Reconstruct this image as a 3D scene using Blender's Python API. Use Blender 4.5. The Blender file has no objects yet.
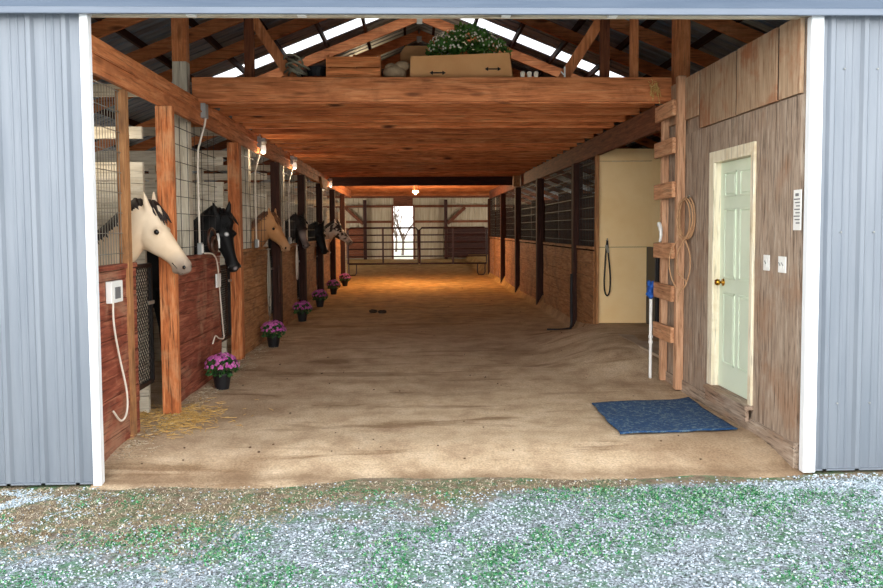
import bpy, bmesh, math, random
from mathutils import Vector, Matrix, noise as mnoise
rnd = random.Random(7)
SC = bpy.context.scene
COL = SC.collection
PI = math.pi

# ------------------------------------------------------------------ helpers
def lin(c):
    r = []
    for v in c[:3]:
        v /= 255.0
        r.append(v / 12.92 if v <= 0.04045 else ((v + 0.055) / 1.055) ** 2.4)
    return (r[0], r[1], r[2], 1.0)

class NT:
    def __init__(s, name):
        s.m = bpy.data.materials.new(name); s.m.use_nodes = True
        s.t = s.m.node_tree; s.t.nodes.clear()
        s.out = s.t.nodes.new('ShaderNodeOutputMaterial')
        s.b = s.t.nodes.new('ShaderNodeBsdfPrincipled')
        s.t.links.new(s.b.outputs[0], s.out.inputs[0])
        s.tc = s.t.nodes.new('ShaderNodeTexCoord')
    def n(s, typ, **kw):
        x = s.t.nodes.new(typ)
        for k, v in kw.items(): setattr(x, k, v)
        return x
    def l(s, a, b): s.t.links.new(a, b)
    def mapping(s, scale=(1, 1, 1), rnd_off=True):
        mp = s.n('ShaderNodeMapping'); mp.inputs['Scale'].default_value = scale
        if rnd_off:
            oi = s.n('ShaderNodeObjectInfo')
            mu = s.n('ShaderNodeMath', operation='MULTIPLY'); mu.inputs[1].default_value = 37.0
            s.l(oi.outputs['Random'], mu.inputs[0])
            ad = s.n('ShaderNodeVectorMath', operation='ADD')
            s.l(s.tc.outputs['Object'], ad.inputs[0]); s.l(mu.outputs[0], ad.inputs[1])
            s.l(ad.outputs[0], mp.inputs[0])
        else:
            s.l(s.tc.outputs['Object'], mp.inputs[0])
        return mp.outputs[0]
    def noise(s, vec, scale=5, detail=4, rough=0.55, dist=0.0):
        x = s.n('ShaderNodeTexNoise')
        x.inputs['Scale'].default_value = scale; x.inputs['Detail'].default_value = detail
        x.inputs['Roughness'].default_value = rough; x.inputs['Distortion'].default_value = dist
        s.l(vec, x.inputs['Vector']); return x.outputs[0]
    def ramp(s, fac, stops):
        x = s.n('ShaderNodeValToRGB'); e = x.color_ramp.elements
        while len(e) < len(stops): e.new(0.5)
        for i, (p, c) in enumerate(stops):
            e[i].position = p; e[i].color = lin(c) if not isinstance(c, float) else (c, c, c, 1)
        s.l(fac, x.inputs[0]); return x.outputs[0]
    def mix(s, fac, a, b, mode='MIX'):
        x = s.n('ShaderNodeMix', data_type='RGBA', blend_type=mode)
        for sock, v in ((x.inputs[0], fac), (x.inputs[6], a), (x.inputs[7], b)):
            if hasattr(v, 'links'): s.l(v, sock)
            elif isinstance(v, (int, float)): sock.default_value = v
            else: sock.default_value = v
        return x.outputs[2]
    def bump(s, h, strength=0.3, dist=0.01):
        x = s.n('ShaderNodeBump'); x.inputs['Strength'].default_value = strength
        x.inputs['Distance'].default_value = dist
        s.l(h, x.inputs['Height']); s.l(x.outputs[0], s.b.inputs['Normal'])
    def math(s, op, a, b=None, clamp=False):
        x = s.n('ShaderNodeMath', operation=op); x.use_clamp = clamp
        for i, v in enumerate((a, b)):
            if v is None: continue
            if hasattr(v, 'links'): s.l(v, x.inputs[i])
            else: x.inputs[i].default_value = v
        return x.outputs[0]

def wood(name, dark, mid, light, axis='x', rough=0.75, knots=0.5, var=0.25, grime=None, fine=1.0, crack=0.6):
    m = NT(name)
    sc = {'x': (0.9, 9, 9), 'y': (9, 0.9, 9), 'z': (9, 9, 0.9)}[axis]
    v = m.mapping(tuple(a * fine for a in sc))
    g = m.noise(v, 3.0, 6, 0.65, 0.6)
    c = m.ramp(g, [(0.25, dark), (0.5, mid), (0.75, light)])
    if knots:
        sk = {'x': (1.6, 6, 6), 'y': (6, 1.6, 6), 'z': (6, 6, 1.6)}[axis]
        vk = m.mapping(sk)
        vo = m.n('ShaderNodeTexVoronoi'); vo.inputs['Scale'].default_value = 0.9
        m.l(vk, vo.inputs['Vector'])
        k = m.ramp(vo.outputs['Distance'], [(0.06, 1.0), (0.17, 0.0)])
        k2 = m.math('MULTIPLY', k, knots)
        dk = tuple(int(a * 0.45) for a in dark)
        c = m.mix(k2, c, lin(dk))
    if grime:
        gn = m.noise(m.mapping((1, 1, 1)), 2.2, 5, 0.65, 0.4)
        gf = m.ramp(gn, [(0.5, 0.0), (0.68, 0.85)])
        c = m.mix(gf, c, lin(grime))
    cs = {'x': (1.3, 26, 26), 'y': (26, 1.3, 26), 'z': (26, 26, 1.3)}[axis]
    ck = m.ramp(m.noise(m.mapping(tuple(a * fine for a in cs)), 2.2, 4, 0.6, 0.3), [(0.30, (96, 88, 84)), (0.47, (255, 255, 255))])
    c = m.mix(crack, c, ck, 'MULTIPLY')
    oi = m.n('ShaderNodeObjectInfo')
    hs = m.n('ShaderNodeHueSaturation')
    val = m.math('MULTIPLY_ADD', oi.outputs['Random'], var)
    m.t.nodes[-1].inputs[2].default_value = 1 - var / 2
    m.l(val, hs.inputs['Value']); m.l(c, hs.inputs['Color'])
    m.l(hs.outputs[0], m.b.inputs['Base Color'])
    m.b.inputs['Roughness'].default_value = rough
    m.b.inputs['Specular IOR Level'].default_value = 0.25
    m.bump(g, 0.35, 0.004)
    return m.m

def paint(name, c, c2=None, rough=0.5, metal=0.0, scale=4.0, stretch=(1, 1, 1), spec=0.4, bump=0.0, amt=1.0):
    m = NT(name)
    n = m.noise(m.mapping(stretch), scale, 5, 0.6)
    c2 = c2 or tuple(int(a * 0.86) for a in c)
    col = m.ramp(n, [(0.35, c2), (0.62, c)])
    m.l(col, m.b.inputs['Base Color'])
    m.b.inputs['Roughness'].default_value = rough; m.b.inputs['Metallic'].default_value = metal
    m.b.inputs['Specular IOR Level'].default_value = spec
    if bump: m.bump(n, bump, 0.01)
    return m.m

class MB:
    """collects shapes (world coordinates) into one mesh"""
    def __init__(s): s.bm = bmesh.new()
    def box(s, x0, x1, y0, y1, z0, z1):
        v = [s.bm.verts.new((x, y, z)) for z in (z0, z1) for y in (y0, y1) for x in (x0, x1)]
        for f in ((0, 2, 3, 1), (4, 5, 7, 6), (0, 1, 5, 4), (2, 6, 7, 3), (0, 4, 6, 2), (1, 3, 7, 5)):
            s.bm.faces.new([v[i] for i in f])
        return s
    def bar(s, p, q, w, h, up=(0, 0, 1)):
        """rectangular timber from p to q, w across, h along up"""
        p = Vector(p); q = Vector(q); d = (q - p).normalized(); up = Vector(up)
        a = d.cross(up).normalized(); b = a.cross(d).normalized()
        c = [(-w / 2, -h / 2), (w / 2, -h / 2), (w / 2, h / 2), (-w / 2, h / 2)]
        A = [s.bm.verts.new(p + a * i + b * j) for i, j in c]
        B = [s.bm.verts.new(q + a * i + b * j) for i, j in c]
        s.bm.faces.new(A[::-1]); s.bm.faces.new(B)
        for i in range(4): s.bm.faces.new((A[i], A[(i + 1) % 4], B[(i + 1) % 4], B[i]))
        return s
    def prism(s, pts, d):
        """polygon pts (3-D, planar) pushed along d"""
        d = Vector(d)
        A = [s.bm.verts.new(p) for p in pts]; B = [s.bm.verts.new(Vector(p) + d) for p in pts]
        s.bm.faces.new(A[::-1]); s.bm.faces.new(B); n = len(A)
        for i in range(n): s.bm.faces.new((A[i], A[(i + 1) % n], B[(i + 1) % n], B[i]))
        return s
    def loft(s, rings, caps=True, closed=True):
        R = [[s.bm.verts.new(p) for p in r] for r in rings]
        n = len(R[0])
        for a, b in zip(R, R[1:]):
            for i in range(n if closed else n - 1):
                s.bm.faces.new((a[i], a[(i + 1) % n], b[(i + 1) % n], b[i]))
        if caps:
            s.bm.faces.new(R[0][::-1]); s.bm.faces.new(R[-1])
        return s
    def tube(s, pts, r, n=8, smooth_pts=0):
        pts = [Vector(p) for p in pts]
        if smooth_pts: pts = catmull(pts, smooth_pts)
        rr = r if isinstance(r, (list, tuple)) else [r] * len(pts)
        if len(rr) != len(pts):
            rr = [rr[min(len(rr) - 1, int(i * len(rr) / len(pts)))] for i in range(len(pts))]
        rings = []; ref = None
        for i, p in enumerate(pts):
            d = (pts[min(i + 1, len(pts) - 1)] - pts[max(i - 1, 0)]).normalized()
            if ref is None:
                ref = d.orthogonal().normalized()
            ref = (ref - d * ref.dot(d))
            ref = ref.normalized() if ref.length > 1e-5 else d.orthogonal().normalized()
            b = d.cross(ref)
            rings.append([p + (ref * math.cos(2 * PI * k / n) + b * math.sin(2 * PI * k / n)) * rr[i] for k in range(n)])
        return s.loft(rings)
    def lathe(s, c, prof, n=20, axis='z'):
        rings = []
        for r, h in prof:
            ring = []
            for k in range(n):
                a = 2 * PI * k / n
                o = (r * math.cos(a), r * math.sin(a), h)
                if axis == 'x': o = (o[2], o[0], o[1])
                if axis == 'y': o = (o[1], o[2], o[0])
                ring.append(Vector(c) + Vector(o))
            rings.append(ring)
        return s.loft(rings)
    def ball(s, c, r, seg=12, rings=8, sc=(1, 1, 1), rot=None):
        M = Matrix.Translation(c) @ (rot.to_4x4() if rot else Matrix.Identity(4)) @ Matrix.Diagonal((r * sc[0], r * sc[1], r * sc[2], 1))
        bmesh.ops.create_uvsphere(s.bm, u_segments=seg, v_segments=rings, radius=1, matrix=M); return s
    def quad(s, a, b, c, d):
        s.bm.faces.new([s.bm.verts.new(p) for p in (a, b, c, d)]); return s

def catmull(P, k):
    out = []
    for i in range(len(P) - 1):
        p0, p1, p2, p3 = P[max(i - 1, 0)], P[i], P[i + 1], P[min(i + 2, len(P) - 1)]
        for j in range(k):
            t = j / k
            out.append(0.5 * ((2 * p1) + (p2 - p0) * t + (2 * p0 - 5 * p1 + 4 * p2 - p3) * t * t + (3 * p1 - p0 - 3 * p2 + p3) * t ** 3))
    out.append(P[-1]); return out

def wloc(o):
    v = Vector((0, 0, 0))
    while o: v += Vector(o.location); o = o.parent
    return v

def build(name, mb, m, parent=None, loc=None, smooth=False, bevel=0.0, normals=True):
    bm = mb.bm
    if normals: bmesh.ops.recalc_face_normals(bm, faces=bm.faces)
    if parent is not None: origin = wloc(parent)
    elif loc is not None: origin = Vector(loc)
    else:
        co = [v.co for v in bm.verts]
        origin = Vector(((min(c.x for c in co) + max(c.x for c in co)) / 2, (min(c.y for c in co) + max(c.y for c in co)) / 2, min(c.z for c in co)))
    for v in bm.verts: v.co -= origin
    me = bpy.data.meshes.new(name); bm.to_mesh(me); bm.free()
    o = bpy.data.objects.new(name, me); COL.objects.link(o)
    me.materials.append(m)
    if smooth:
        for p in me.polygons: p.use_smooth = True
    if bevel:
        md = o.modifiers.new('bevel', 'BEVEL'); md.width = bevel; md.segments = 2; md.limit_method = 'ANGLE'
    if parent is not None: o.parent = parent
    else: o.location = origin
    return o

def tag(o, label=None, cat=None, group=None, kind=None):
    if label: o['label'] = label
    if cat: o['category'] = cat
    if group: o['group'] = group
    if kind: o['kind'] = kind
    return o
def thing(name, loc, label, cat, group=None):
    o = bpy.data.objects.new(name, None); COL.objects.link(o); o.location = loc; o.empty_display_size = 0.1
    return tag(o, label, cat, group)
def single(name, mb, m, label, cat, group=None, **kw):
    return tag(build(name, mb, m, **kw), label, cat, group)
def struct(name, mb, m, parent=None, **kw):
    o = build(name, mb, m, parent, **kw)
    if parent is None: o['kind'] = 'structure'
    return o
def dup(root, off, label=None, group=None):
    r = root.copy(); COL.objects.link(r); r.location = Vector(root.location) + Vector(off)
    if label: r['label'] = label
    if group: r['group'] = group
    for ch in list(root.children):
        c = ch.copy(); COL.objects.link(c); c.parent = r
        for g in list(ch.children):
            d = g.copy(); COL.objects.link(d); d.parent = c
    return r

# ------------------------------------------------------------------ materials
M = {}
M['siding'] = paint('blue_grey_steel', (118, 125, 134), (108, 116, 126), 0.42, 0.1, 3.0, (4, 4, 0.35))
M['siding_white'] = paint('white_steel', (190, 174, 146), (170, 152, 122), 0.5, 0.0, 3.0, (4, 4, 0.35))
M['track'] = paint('slate_blue_track', (74, 88, 106), (60, 76, 96), 0.45, 0.1, 2.5, (0.4, 3, 6))
M['track_light'] = paint('pale_blue_flashing', (102, 112, 126), (92, 102, 116), 0.4, 0.1, 3.0, (0.5, 3, 5))
M['white'] = paint('white_trim', (236, 238, 240), (222, 226, 230), 0.45, 0, 3.0, (3, 3, 0.6))
M['roof'] = paint('galvanised_roof', (140, 152, 166), (104, 114, 126), 0.4, 0.35, 2.0, (0.5, 6, 1))
for ax in 'xyz':
    M['orange_' + ax] = wood('orange_pine_' + ax, (150, 84, 48), (202, 124, 76), (226, 158, 108), ax, knots=0.8, var=0.2, grime=(164, 98, 60))
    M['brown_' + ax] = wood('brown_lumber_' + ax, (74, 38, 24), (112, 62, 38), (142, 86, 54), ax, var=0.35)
    M['red_' + ax] = wood('red_brown_boards_' + ax, (84, 38, 28), (132, 68, 50), (176, 112, 86), ax, knots=0.3, var=0.25, grime=(158, 118, 94), crack=0.8)
    M['tan_' + ax] = wood('tan_boards_' + ax, (124, 82, 50), (166, 116, 74), (194, 150, 106), ax, knots=0.4, var=0.2, grime=(120, 86, 60))
    M['cream_' + ax] = wood('whitewashed_boards_' + ax, (176, 164, 142), (204, 194, 174), (222, 214, 198), ax, knots=0.12, var=0.12, grime=(178, 160, 134))
    M['grey_' + ax] = wood('weathered_boards_' + ax, (112, 94, 80), (160, 140, 122), (192, 176, 158), ax, knots=0.3, var=0.05, grime=(152, 120, 96), fine=1.3, crack=0.9)
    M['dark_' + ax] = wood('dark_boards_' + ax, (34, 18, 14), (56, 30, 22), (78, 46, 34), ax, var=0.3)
M['joist'] = wood('joist_pine', (142, 74, 38), (214, 128, 74), (238, 168, 110), 'x', knots=0.9, var=0.5)
M['ply'] = wood('weathered_plywood', (132, 98, 72), (176, 148, 120), (198, 174, 148), 'z', knots=0.25, var=0.2, grime=(160, 100, 64), crack=0.5)
M['ladder_z'] = wood('ladder_wood_z', (142, 100, 72), (194, 148, 114), (218, 180, 148), 'z', knots=0.6, var=0.15)
M['ladder_y'] = wood('ladder_wood_y', (142, 96, 66), (194, 142, 104), (218, 176, 140), 'y', knots=0.6, var=0.2)
M['postwood'] = wood('worn_orange_post', (112, 56, 30), (184, 106, 60), (222, 158, 106), 'z', knots=0.6, var=0.1, grime=(196, 146, 104), crack=0.9)
M['yellow'] = paint('cream_yellow_plywood', (252, 220, 164), (246, 210, 150), 0.6, 0, 2.0)
M['door'] = paint('pale_green_door_paint', (218, 230, 208), (208, 221, 198), 0.45, 0, 2.5)
M['casing'] = wood('cream_door_casing', (214, 200, 166), (232, 222, 196), (240, 234, 214), 'z', knots=0.0, var=0.05, grime=(204, 184, 148))
M['brass'] = paint('brass', (214, 166, 72), (186, 138, 50), 0.25, 1.0)
M['plate'] = paint('white_plastic', (238, 238, 234), (228, 228, 224), 0.4)
M['grey_plastic'] = paint('grey_plastic', (150, 152, 150), (132, 134, 132), 0.5)
M['ink'] = paint('grey_print', (120, 120, 120), (100, 100, 104), 0.7)
M['black'] = paint('black_metal', (22, 20, 20), (14, 13, 13), 0.5, 0.2)
M['blackp'] = paint('black_pot_plastic', (26, 26, 30), (18, 18, 20), 0.4)
M['gate'] = paint('maroon_gate_steel', (62, 34, 32), (44, 26, 26), 0.45, 0.3)
M['wire'] = paint('galvanised_wire', (168, 164, 152), (140, 132, 118), 0.45, 0.6)
M['wire_dark'] = paint('dark_wire', (46, 40, 36), (32, 28, 26), 0.6, 0.0)
M['cord'] = paint('off_white_cord', (226, 216, 202), (206, 194, 178), 0.5)
M['rope'] = wood('tan_rope', (150, 110, 76), (188, 146, 108), (210, 172, 134), 'z', knots=0, var=0.05, fine=6)
M['blue_cloth'] = paint('blue_cloth', (30, 86, 168), (18, 62, 140), 0.7, 0, 18)
M['leather'] = paint('brown_leather', (74, 44, 30), (54, 30, 22), 0.5)
M['card'] = paint('cardboard', (232, 172, 114), (220, 158, 100), 0.75, 0, 2.0)
M['burlap'] = paint('burlap', (184, 158, 126), (156, 130, 100), 0.85, 0, 14, bump=0.4)
M['wirecoil'] = paint('grey_green_hose', (150, 144, 122), (104, 100, 84), 0.6)
M['tub'] = paint('dark_rubber', (30, 32, 38), (22, 24, 28), 0.6)
M['leaf'] = paint('leaf_green', (104, 150, 66), (58, 108, 40), 0.55, 0, 9)
M['leaf2'] = paint('mum_leaf', (52, 96, 40), (28, 66, 28), 0.55, 0, 20)
M['whiteflower'] = paint('white_petals', (244, 240, 222), (230, 224, 196), 0.6, 0, 10)
M['pink'] = paint('pink_petals', (204, 108, 178), (158, 62, 136), 0.6, 0, 16)
M['straw'] = wood('straw', (170, 128, 66), (206, 166, 96), (228, 196, 132), 'x', knots=0, var=0.05, fine=2)
M['lamp_white'] = paint('porcelain', (236, 226, 206), (224, 212, 190), 0.35)
M['concrete'] = None
M['bark'] = paint('bare_bark', (120, 104, 92), (86, 72, 62), 0.85, 0, 8)

def bulb_mat(name, col, st):
    m = NT(name); m.b.inputs['Base Color'].default_value = (0.9, 0.9, 0.9, 1)
    m.b.inputs['Emission Color'].default_value = col; m.b.inputs['Emission Strength'].default_value = st
    return m.m
M['jar'] = bulb_mat('fill_lamp_glass', (1, 0.86, 0.66, 1), 0.25)
M['bulb'] = bulb_mat('warm_bulb', (1, 0.78, 0.5, 1), 1.5)

def skylight_mat():
    m = NT('translucent_roof_panel')
    tr = m.n('ShaderNodeBsdfTranslucent'); tr.inputs[0].default_value = (0.95, 0.95, 0.93, 1)
    tp = m.n('ShaderNodeBsdfTransparent'); tp.inputs[0].default_value = (0.95, 0.96, 0.97, 1)
    mx = m.n('ShaderNodeMixShader'); mx.inputs[0].default_value = 0.7
    m.l(tr.outputs[0], mx.inputs[1]); m.l(tp.outputs[0], mx.inputs[2]); m.l(mx.outputs[0], m.out.inputs[0])
    return m.m
M['sky_panel'] = skylight_mat()

def dirt_mat():
    m = NT('packed_tan_dirt')
    v = m.mapping((1, 1, 1), False)
    big = m.noise(v, 0.55, 5, 0.6, 0.8)
    mid = m.noise(v, 3.0, 6, 0.65)
    fine = m.noise(v, 60.0, 3, 0.7)
    c = m.ramp(mid, [(0.3, (176, 148, 120)), (0.5, (204, 178, 146)), (0.72, (222, 198, 168))])
    damp = m.ramp(big, [(0.50, 0.0), (0.68, 0.55)])
    c = m.mix(damp, c, lin((138, 108, 80)))
    # trodden damp streaks across the aisle
    v2 = m.mapping((0.5, 2.6, 1), False)
    st = m.ramp(m.noise(v2, 0.9, 5, 0.6, 1.2), [(0.56, 0.0), (0.66, 0.6)])
    c = m.mix(st, c, lin((120, 88, 58)))
    ff = m.ramp(fine, [(0.3, (140, 140, 140)), (0.6, (255, 255, 255))])
    c = m.mix(0.5, c, ff, 'MULTIPLY')
    # warm lamp light painted into the floor colour, far half of the aisle
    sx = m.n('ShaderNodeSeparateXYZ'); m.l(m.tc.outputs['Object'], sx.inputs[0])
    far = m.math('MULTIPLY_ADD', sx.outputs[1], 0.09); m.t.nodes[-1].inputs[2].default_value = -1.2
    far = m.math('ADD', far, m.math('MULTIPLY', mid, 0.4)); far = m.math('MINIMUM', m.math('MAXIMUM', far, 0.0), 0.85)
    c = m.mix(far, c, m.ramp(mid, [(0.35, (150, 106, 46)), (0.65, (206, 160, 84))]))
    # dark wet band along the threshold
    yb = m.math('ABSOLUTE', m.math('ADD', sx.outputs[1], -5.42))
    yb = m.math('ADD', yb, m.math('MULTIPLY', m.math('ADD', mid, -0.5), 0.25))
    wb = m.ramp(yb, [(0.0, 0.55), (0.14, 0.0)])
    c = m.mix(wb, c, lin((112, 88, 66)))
    m.l(c, m.b.inputs['Base Color']); m.b.inputs['Roughness'].default_value = 0.95
    m.b.inputs['Specular IOR Level'].default_value = 0.1
    h = m.mix(0.5, mid, fine)
    m.bump(h, 0.5, 0.03)
    return m.m
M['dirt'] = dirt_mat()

def ground_mat():
    m = NT('frosty_gravel_grass_and_bounce')
    v = m.mapping((1, 1, 1), False)
    vo = m.n('ShaderNodeTexVoronoi'); vo.inputs['Scale'].default_value = 90; m.l(v, vo.inputs['Vector'])
    sepc = m.n('ShaderNodeSeparateColor'); m.l(vo.outputs['Color'], sepc.inputs[0])
    gravel = m.ramp(sepc.outputs[0], [(0.1, (84, 90, 92)), (0.45, (132, 140, 146)), (0.8, (176, 186, 196))])
    dirt = m.ramp(m.noise(v, 14, 5, 0.7), [(0.3, (94, 78, 62)), (0.55, (138, 120, 98)), (0.75, (178, 164, 142))])
    sx = m.n('ShaderNodeSeparateXYZ'); m.l(m.tc.outputs['Object'], sx.inputs[0])
    n1 = m.noise(v, 1.6, 5, 0.65, 0.5)
    a = m.math('MULTIPLY_ADD', sx.outputs[0], -0.28); m.t.nodes[-1].inputs[2].default_value = 0.18
    b = m.math('MULTIPLY_ADD', sx.outputs[1], 0.75); m.t.nodes[-1].inputs[2].default_value = -3.45
    f = m.math('ADD', m.math('ADD', a, b), m.math('MULTIPLY', m.math('ADD', n1, -0.5), 2.0))
    thr = m.math('MULTIPLY_ADD', sx.outputs[1], 5.0); m.t.nodes[-1].inputs[2].default_value = -25.6
    f = m.math('ADD', f, m.math('MINIMUM', m.math('MAXIMUM', thr, 0.0), 1.0))
    f = m.ramp(f, [(0.25, 0.0), (0.6, 1.0)])
    c = m.mix(f, gravel, dirt)
    gn = m.ramp(m.noise(v, 5.5, 6, 0.75), [(0.46, 0.0), (0.62, 0.8)])
    c = m.mix(gn, c, m.ramp(m.noise(v, 40, 3, 0.6), [(0.3, (36, 96, 56)), (0.7, (84, 136, 88))]))
    bounce_white = m.math('MULTIPLY_ADD', sx.outputs[1], -1.2); m.t.nodes[-1].inputs[2].default_value = 3.9
    bounce_white = m.math('MINIMUM', m.math('MAXIMUM', bounce_white, 0.0), 0.9)
    c = m.mix(bounce_white, c, lin((236, 236, 232)))  # white on the unseen near ground, added to bounce light into the barn
    m.l(c, m.b.inputs['Base Color']); m.b.inputs['Roughness'].default_value = 0.9
    m.bump(vo.outputs['Distance'], 0.6, 0.02)
    return m.m
M['ground'] = ground_mat()

def mat_blue():
    m = NT('blue_worn_mat')
    v = m.mapping((1, 1, 1), False)
    f = m.ramp(m.noise(v, 70, 3, 0.75), [(0.3, (8, 40, 74)), (0.62, (20, 68, 112))])
    d = m.ramp(m.noise(v, 26, 6, 0.8), [(0.50, 0.0), (0.62, 0.7)])
    c = m.mix(d, f, lin((120, 138, 140)))
    m.l(c, m.b.inputs['Base Color']); m.b.inputs['Roughness'].default_value = 0.95
    m.bump(m.noise(v, 90, 2, 0.7), 0.7, 0.01); return m.m
M['mat'] = mat_blue()

def pebble_mat(name, stops):
    m = NT(name); v = m.mapping((1, 1, 1), False)
    vo = m.n('ShaderNodeTexVoronoi'); vo.inputs['Scale'].default_value = 75; m.l(v, vo.inputs['Vector'])
    sepc = m.n('ShaderNodeSeparateColor'); m.l(vo.outputs['Color'], sepc.inputs[0])
    m.l(m.ramp(sepc.outputs[1], stops), m.b.inputs['Base Color']); m.b.inputs['Roughness'].default_value = 0.85
    return m.m
M['pebble'] = pebble_mat('blue_grey_gravel', [(0.1, (62, 68, 70)), (0.35, (132, 140, 146)), (0.75, (198, 208, 218))])
M['grass'] = pebble_mat('grass_blades', [(0.1, (10, 84, 44)), (0.45, (34, 128, 68)), (0.7, (96, 164, 112)), (0.9, (160, 186, 150))])
M['drygrass'] = pebble_mat('dry_grass', [(0.1, (112, 92, 66)), (0.5, (172, 152, 118)), (0.85, (208, 198, 176))])
M['frost'] = pebble_mat('frost', [(0.1, (160, 176, 186)), (0.7, (208, 220, 228))])
FILL_W = 3
def plight(name, loc, power, col, r=0.06):
    l = bpy.data.lights.new(name, 'POINT'); l.energy = power; l.color = col; l.shadow_soft_size = r
    o = bpy.data.objects.new(name, l); COL.objects.link(o); o.location = loc; return o
# ------------------------------------------------------------------ layout constants (metres; camera over the origin looking along +Y)
XL, XR = -2.25, 2.6          # faces of the left and right stall fronts
XW = 2.70                    # plywood wall face
XA = 0.1                     # ridge
RZ, SL = 5.24, 0.40          # ridge height, roof slope
EL, ER = -6.0, 6.2           # outer walls
YF, YB = 5.5, 40.0           # front and back of the barn
def roof_z(x): return RZ - SL * abs(x - XA)
def sstep(t): t = max(0.0, min(1.0, t)); return t * t * (3 - 2 * t)
def floor_z(x, y):
    z = 0.0
    z += 0.035 * (mnoise.noise((x * 0.5, y * 0.35, 1.3))) + 0.012 * mnoise.noise((x * 2.1, y * 2.1, 4.0))
    edge = sstep((y - 4.9) / 1.2)
    z = z * edge - 0.15 * (1 - edge) + (1 - edge) * 0.03 * mnoise.noise((x * 1.7, y * 2.5, 8.0))
    z += 0.23 * sstep((x - 1.45) / 1.15) * sstep((y - 8.35) / 1.1) * (1 - sstep((y - 11.0) / 1.6) * (1 if x < 2.62 else 0))
    if x < -2.3 or x > 2.85: z -= 0.10 * (1 - sstep((y - 5.36) / 0.25))
    z += 0.12 * sstep((y - 30) / 8.0)
    return z

# ------------------------------------------------------------------ floor and ground
mb = MB(); nx, ny = 100, 190
ys = [4.9 + (YB - 4.9) * (j / ny) ** 1.5 for j in range(ny + 1)]
V = [[mb.bm.verts.new((EL + (ER - EL) * i / nx, y, floor_z(EL + (ER - EL) * i / nx, y))) for i in range(nx + 1)] for y in ys]
for j in range(ny):
    for i in range(nx): mb.bm.faces.new((V[j][i], V[j][i + 1], V[j + 1][i + 1], V[j + 1][i]))
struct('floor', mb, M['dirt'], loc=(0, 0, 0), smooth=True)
def ground_z(x, y):
    return -0.10 + 0.012 * mnoise.noise((x * 1.4, y * 1.4, 0)) + 0.0 * x
mb = MB()
gx = [-60, -30, -14, -8] + [-6 + 0.12 * i for i in range(101)] + [8, 14, 30, 60]
gy = [-60, -30, -12, -4, 0] + [1 + 0.12 * i for i in range(38)]
V = [[mb.bm.verts.new((x, y, ground_z(x, y))) for x in gx] for y in gy]
for j in range(len(gy) - 1):
    for i in range(len(gx) - 1): mb.bm.faces.new((V[j][i], V[j][i + 1], V[j + 1][i + 1], V[j + 1][i]))
struct('ground', mb, M['ground'], loc=(0, 0, 0), smooth=True)
M['pale_ground'] = paint('frosty_field', (206, 204, 190), (176, 178, 150), 0.9, 0, 0.6)
mb = MB(); mb.quad((-60, YB - 0.02, 0.09), (60, YB - 0.02, 0.09), (60, 120, 0.09), (-60, 120, 0.09))
struct('ground_field', mb, M['pale_ground'], loc=(0, 0, 0))

# ------------------------------------------------------------------ outer shell
def ribbed(mb, x0, x1, y, z0, z1, step=0.232, depth=0.022, first=None, out=-1):
    """steel sheet along X at y with trapezoid ribs standing out (out = -1: towards the camera)"""
    prof = [(x0, 0)]
    x = first if first is not None else x0 + step / 2
    while x < x1 - 0.06:
        if x > x0 + 0.05:
            prof += [(x - 0.032, 0), (x - 0.014, depth), (x + 0.014, depth), (x + 0.032, 0)]
            prof += [(x + step * 0.40, 0), (x + step * 0.42, depth * .22), (x + step * 0.46, depth * .22), (x + step * 0.48, 0),
                     (x + step * 0.62, 0), (x + step * 0.64, depth * .22), (x + step * 0.68, depth * .22), (x + step * 0.70, 0)]
        x += step
    prof = [p for p in prof if p[0] < x1 - 0.01] + [(x1, 0)]
    prof.sort(key=lambda p: p[0])
    A = [(p[0], y + out * p[1]) for p in prof]
    B = [(p[0], y - out * 0.03) for p in prof[::-1]]
    pts = A + B
    mb.prism([(p[0], p[1], z0) for p in pts], (0, 0, z1 - z0))

# front wall of the barn, behind the sliding doors, and its gable
mb = MB(); ribbed(mb, -7.0, -2.30, 5.53, -0.15, 3.12); struct('wall_front_left', mb, M['siding'])
mb = MB(); ribbed(mb, 2.80, 7.0, 5.53, -0.15, 3.12); struct('wall_front_right', mb, M['siding'])
mb = MB(); mb.prism([(EL - 0.4, 5.50, 3.125), (ER + 0.4, 5.50, 3.125), (ER + 0.4, 5.50, 3.14), (XA, 5.50, RZ - 0.02), (EL - 0.4, 5.50, 3.14)], (0, 0.05, 0))
struct('wall_front_gable', mb, M['siding'])
# header track
mb = MB(); mb.box(-7.5, 7.5, 5.30, 5.47, 3.094, 3.40); mb.box(-7.5, 7.5, 5.285, 5.30, 3.32, 3.40); struct('trim_1', mb, M['track'], bevel=0.006)
mb = MB(); mb.box(-7.5, 7.5, 5.29, 5.315, 3.053, 3.098); struct('trim_2', mb, M['track_light'], bevel=0.005)
mb = MB(); mb.box(-6.9, 6.9, 5.475, 5.53, 3.086, 3.125); struct('trim_3', mb, M['cream_x'])
clips = [(101, -2.19), (203, -1.49), (307, -0.75), (508, 0.63), (612, 1.36)]
c0 = None
for px, x in clips:
    if c0 is None:
        mb = MB(); mb.box(x - 0.03, x + 0.03, 5.45, 5.474, 3.075, 3.105); mb.box(x - 0.03, x + 0.03, 5.42, 5.45, 3.075, 3.083)
        c0 = single('track_clip', mb, M['plate'], 'small white clip fixed under the door track, above the opening', 'clip', 'white clips under the door track'); cx = x
    else: dup(c0, (x - cx, 0, 0))

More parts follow.
